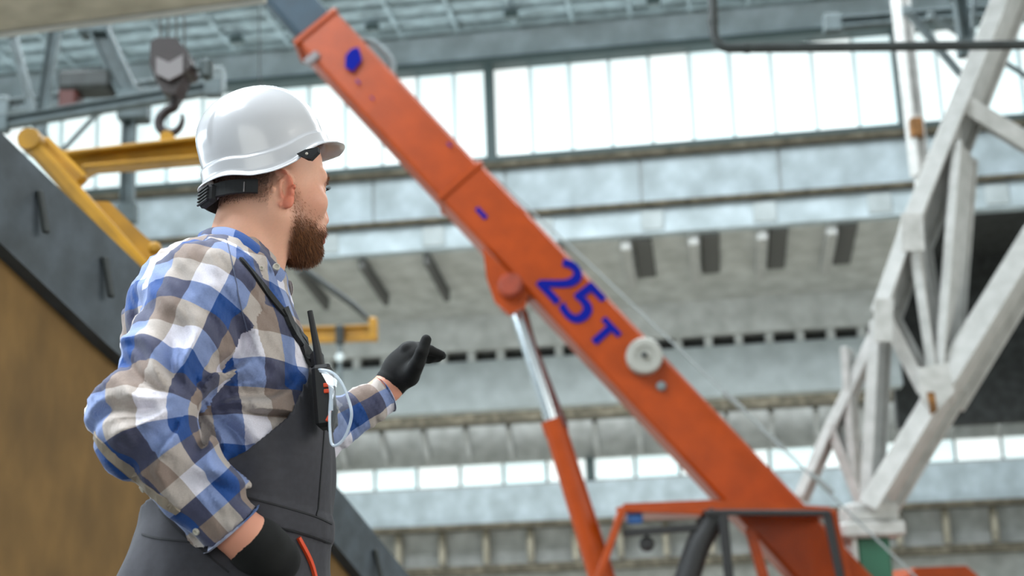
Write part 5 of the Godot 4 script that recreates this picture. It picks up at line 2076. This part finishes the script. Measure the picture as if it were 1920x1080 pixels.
func radio(t: Node3D) -> void:
	var o := Vector3(0.1947, 1.2367, 0.11)
	var pos := t.position + t.basis * o
	var r := thing("walkie_talkie", "black walkie-talkie with orange keys and a stub aerial clipped to the bib", "radio", pos, 0.0)
	r.basis = t.basis
	var axis := (Vector3(0.1933, 1.2798, 0.11) - Vector3(0.1995, 1.1912, 0.11)).normalized()
	var b := Basis(axis.cross(Vector3.BACK), axis, Vector3.BACK)
	var st := tool()
	box(st, Vector3(0.1956, 1.2366, 0.11) - o, Vector3(0.031, 0.1, 0.05), 0.006, b)
	obj("housing", st, M.black, r)
	st = tool()
	tube(st, smooth_path([Vector3(0.189, 1.2774, 0.11) - o, Vector3(0.1866, 1.2974, 0.11) - o, Vector3(0.1783, 1.3457, 0.11) - o, Vector3(0.1724, 1.3785, 0.11) - o], 5), PackedFloat32Array([0.0085, 0.0082, 0.008, 0.0078, 0.0075, 0.0072, 0.0068, 0.0063, 0.0058, 0.0055, 0.0052, 0.005, 0.0048, 0.0047, 0.0046, 0.0045]), 12)
	obj("aerial", st, M.black, r)
	st = tool()
	lathe(st, Vector3(0.1998, 1.276, 0.12) - o, axis, [[0.0, 0.012], [0.006, 0.012], [0.007, 0.01], [0.007, 0.0], [0.0, 0.0]], 14)
	obj("volume_knob", st, M.black, r)
	for k in 2:
		st = tool()
		box(st, Vector3(0.2019, 1.2516, 0.137) - o + axis * (-0.0095 * k), Vector3(0.0095, 0.0065, 0.004), 0.001, b)
		obj("key", st, M.orange_trim, r)
	st = tool()
	bar(st, Vector3(0.2134, 1.2148, 0.137) - o, Vector3(0.2015, 1.1942, 0.137) - o, 0.004, 0.005)
	obj("orange_stripe", st, M.orange_trim, r)
	st = tool()
	box(st, Vector3(0.2106, 1.199, 0.13) - o, Vector3(0.01, 0.045, 0.02), 0.003, Basis(Vector3.BACK, deg_to_rad(-12)))
	obj("belt_clip", st, M.black, r)


func goggles(t: Node3D) -> void:
	var o := Vector3(0.2257, 1.2044, 0.175)
	var pos := t.position + t.basis * o
	var g := thing("safety_goggles", "clear plastic safety goggles hanging on the bib beside the radio", "goggles", pos, 0.0)
	g.basis = t.basis
	var clear := mat("clear_rim", Color(0.9, 0.95, 1.0, 0.55), 0.12)
	clear.transparency = BaseMaterial3D.TRANSPARENCY_ALPHA
	var lens := mat("clear_lens", Color(0.92, 0.96, 1.0, 0.1), 0.04)
	lens.transparency = BaseMaterial3D.TRANSPARENCY_ALPHA
	# outer rim: from the top at the strap, round the bulge, down to the bottom, back up
	var rim := [Vector3(0.1964, 1.2698, 0.175), Vector3(0.2168, 1.2631, 0.185), Vector3(0.2321, 1.2458, 0.19), Vector3(0.2417, 1.2222, 0.19), Vector3(0.2471, 1.1997, 0.19), Vector3(0.2439, 1.1808, 0.185), Vector3(0.2341, 1.1605, 0.18), Vector3(0.2219, 1.151, 0.175), Vector3(0.2139, 1.1544, 0.17), Vector3(0.2109, 1.1733, 0.165), Vector3(0.2096, 1.1989, 0.16), Vector3(0.2115, 1.2281, 0.16), Vector3(0.2145, 1.2468, 0.163), Vector3(0.2114, 1.2592, 0.17)]
	var pts := []
	for p: Vector3 in rim:
		pts.append(p - o)
	var st := tool()
	var loop := smooth_path(pts + [pts[0]], 5)
	loop.remove_at(loop.size() - 1)
	tube(st, loop, 0.0023, 8, true)
	obj("rim", st, clear, g)
	# curved lens filling the rim
	var mid := Vector3.ZERO
	for p in loop:
		mid += p / loop.size()
	mid += Vector3(0.006, 0, 0.018)
	var lv := PackedVector3Array()
	var ln := PackedVector3Array()
	var li := PackedInt32Array()
	var rings := 6
	for k in rings + 1:
		var f := float(k) / rings
		for p in loop:
			lv.append(lens_at(p, mid, f))
			ln.append(((p - mid).normalized() * (1.0 - f) * 0.8 + Vector3.BACK).normalized())
	for k in rings:
		for i in loop.size():
			var j := (i + 1) % loop.size()
			var q := [k * loop.size() + i, k * loop.size() + j, (k + 1) * loop.size() + j, (k + 1) * loop.size() + i]
			for w: Array in [[0, 1, 2], [0, 2, 3]]:
				if (lv[q[w[1]]] - lv[q[w[0]]]).cross(lv[q[w[2]]] - lv[q[w[0]]]).z > 0.0:
					w = [w[0], w[2], w[1]]
				for c: int in w:
					li.append(q[c])
	put("lens", array_mesh(lv, ln, li), lens, g)
	st = tool()
	tube(st, smooth_path([Vector3(0.1972, 1.2689, 0.175) - o, Vector3(0.2071, 1.261, 0.175) - o, Vector3(0.2129, 1.239, 0.17) - o, Vector3(0.2128, 1.2064, 0.165) - o], 5), 0.003, 8)
	obj("side_arm", st, clear, g)


func lens_at(edge: Vector3, mid: Vector3, f: float) -> Vector3:
	var p := edge.lerp(mid, f)
	p.z = lerpf(edge.z, mid.z, sin(f * PI / 2))
	return p
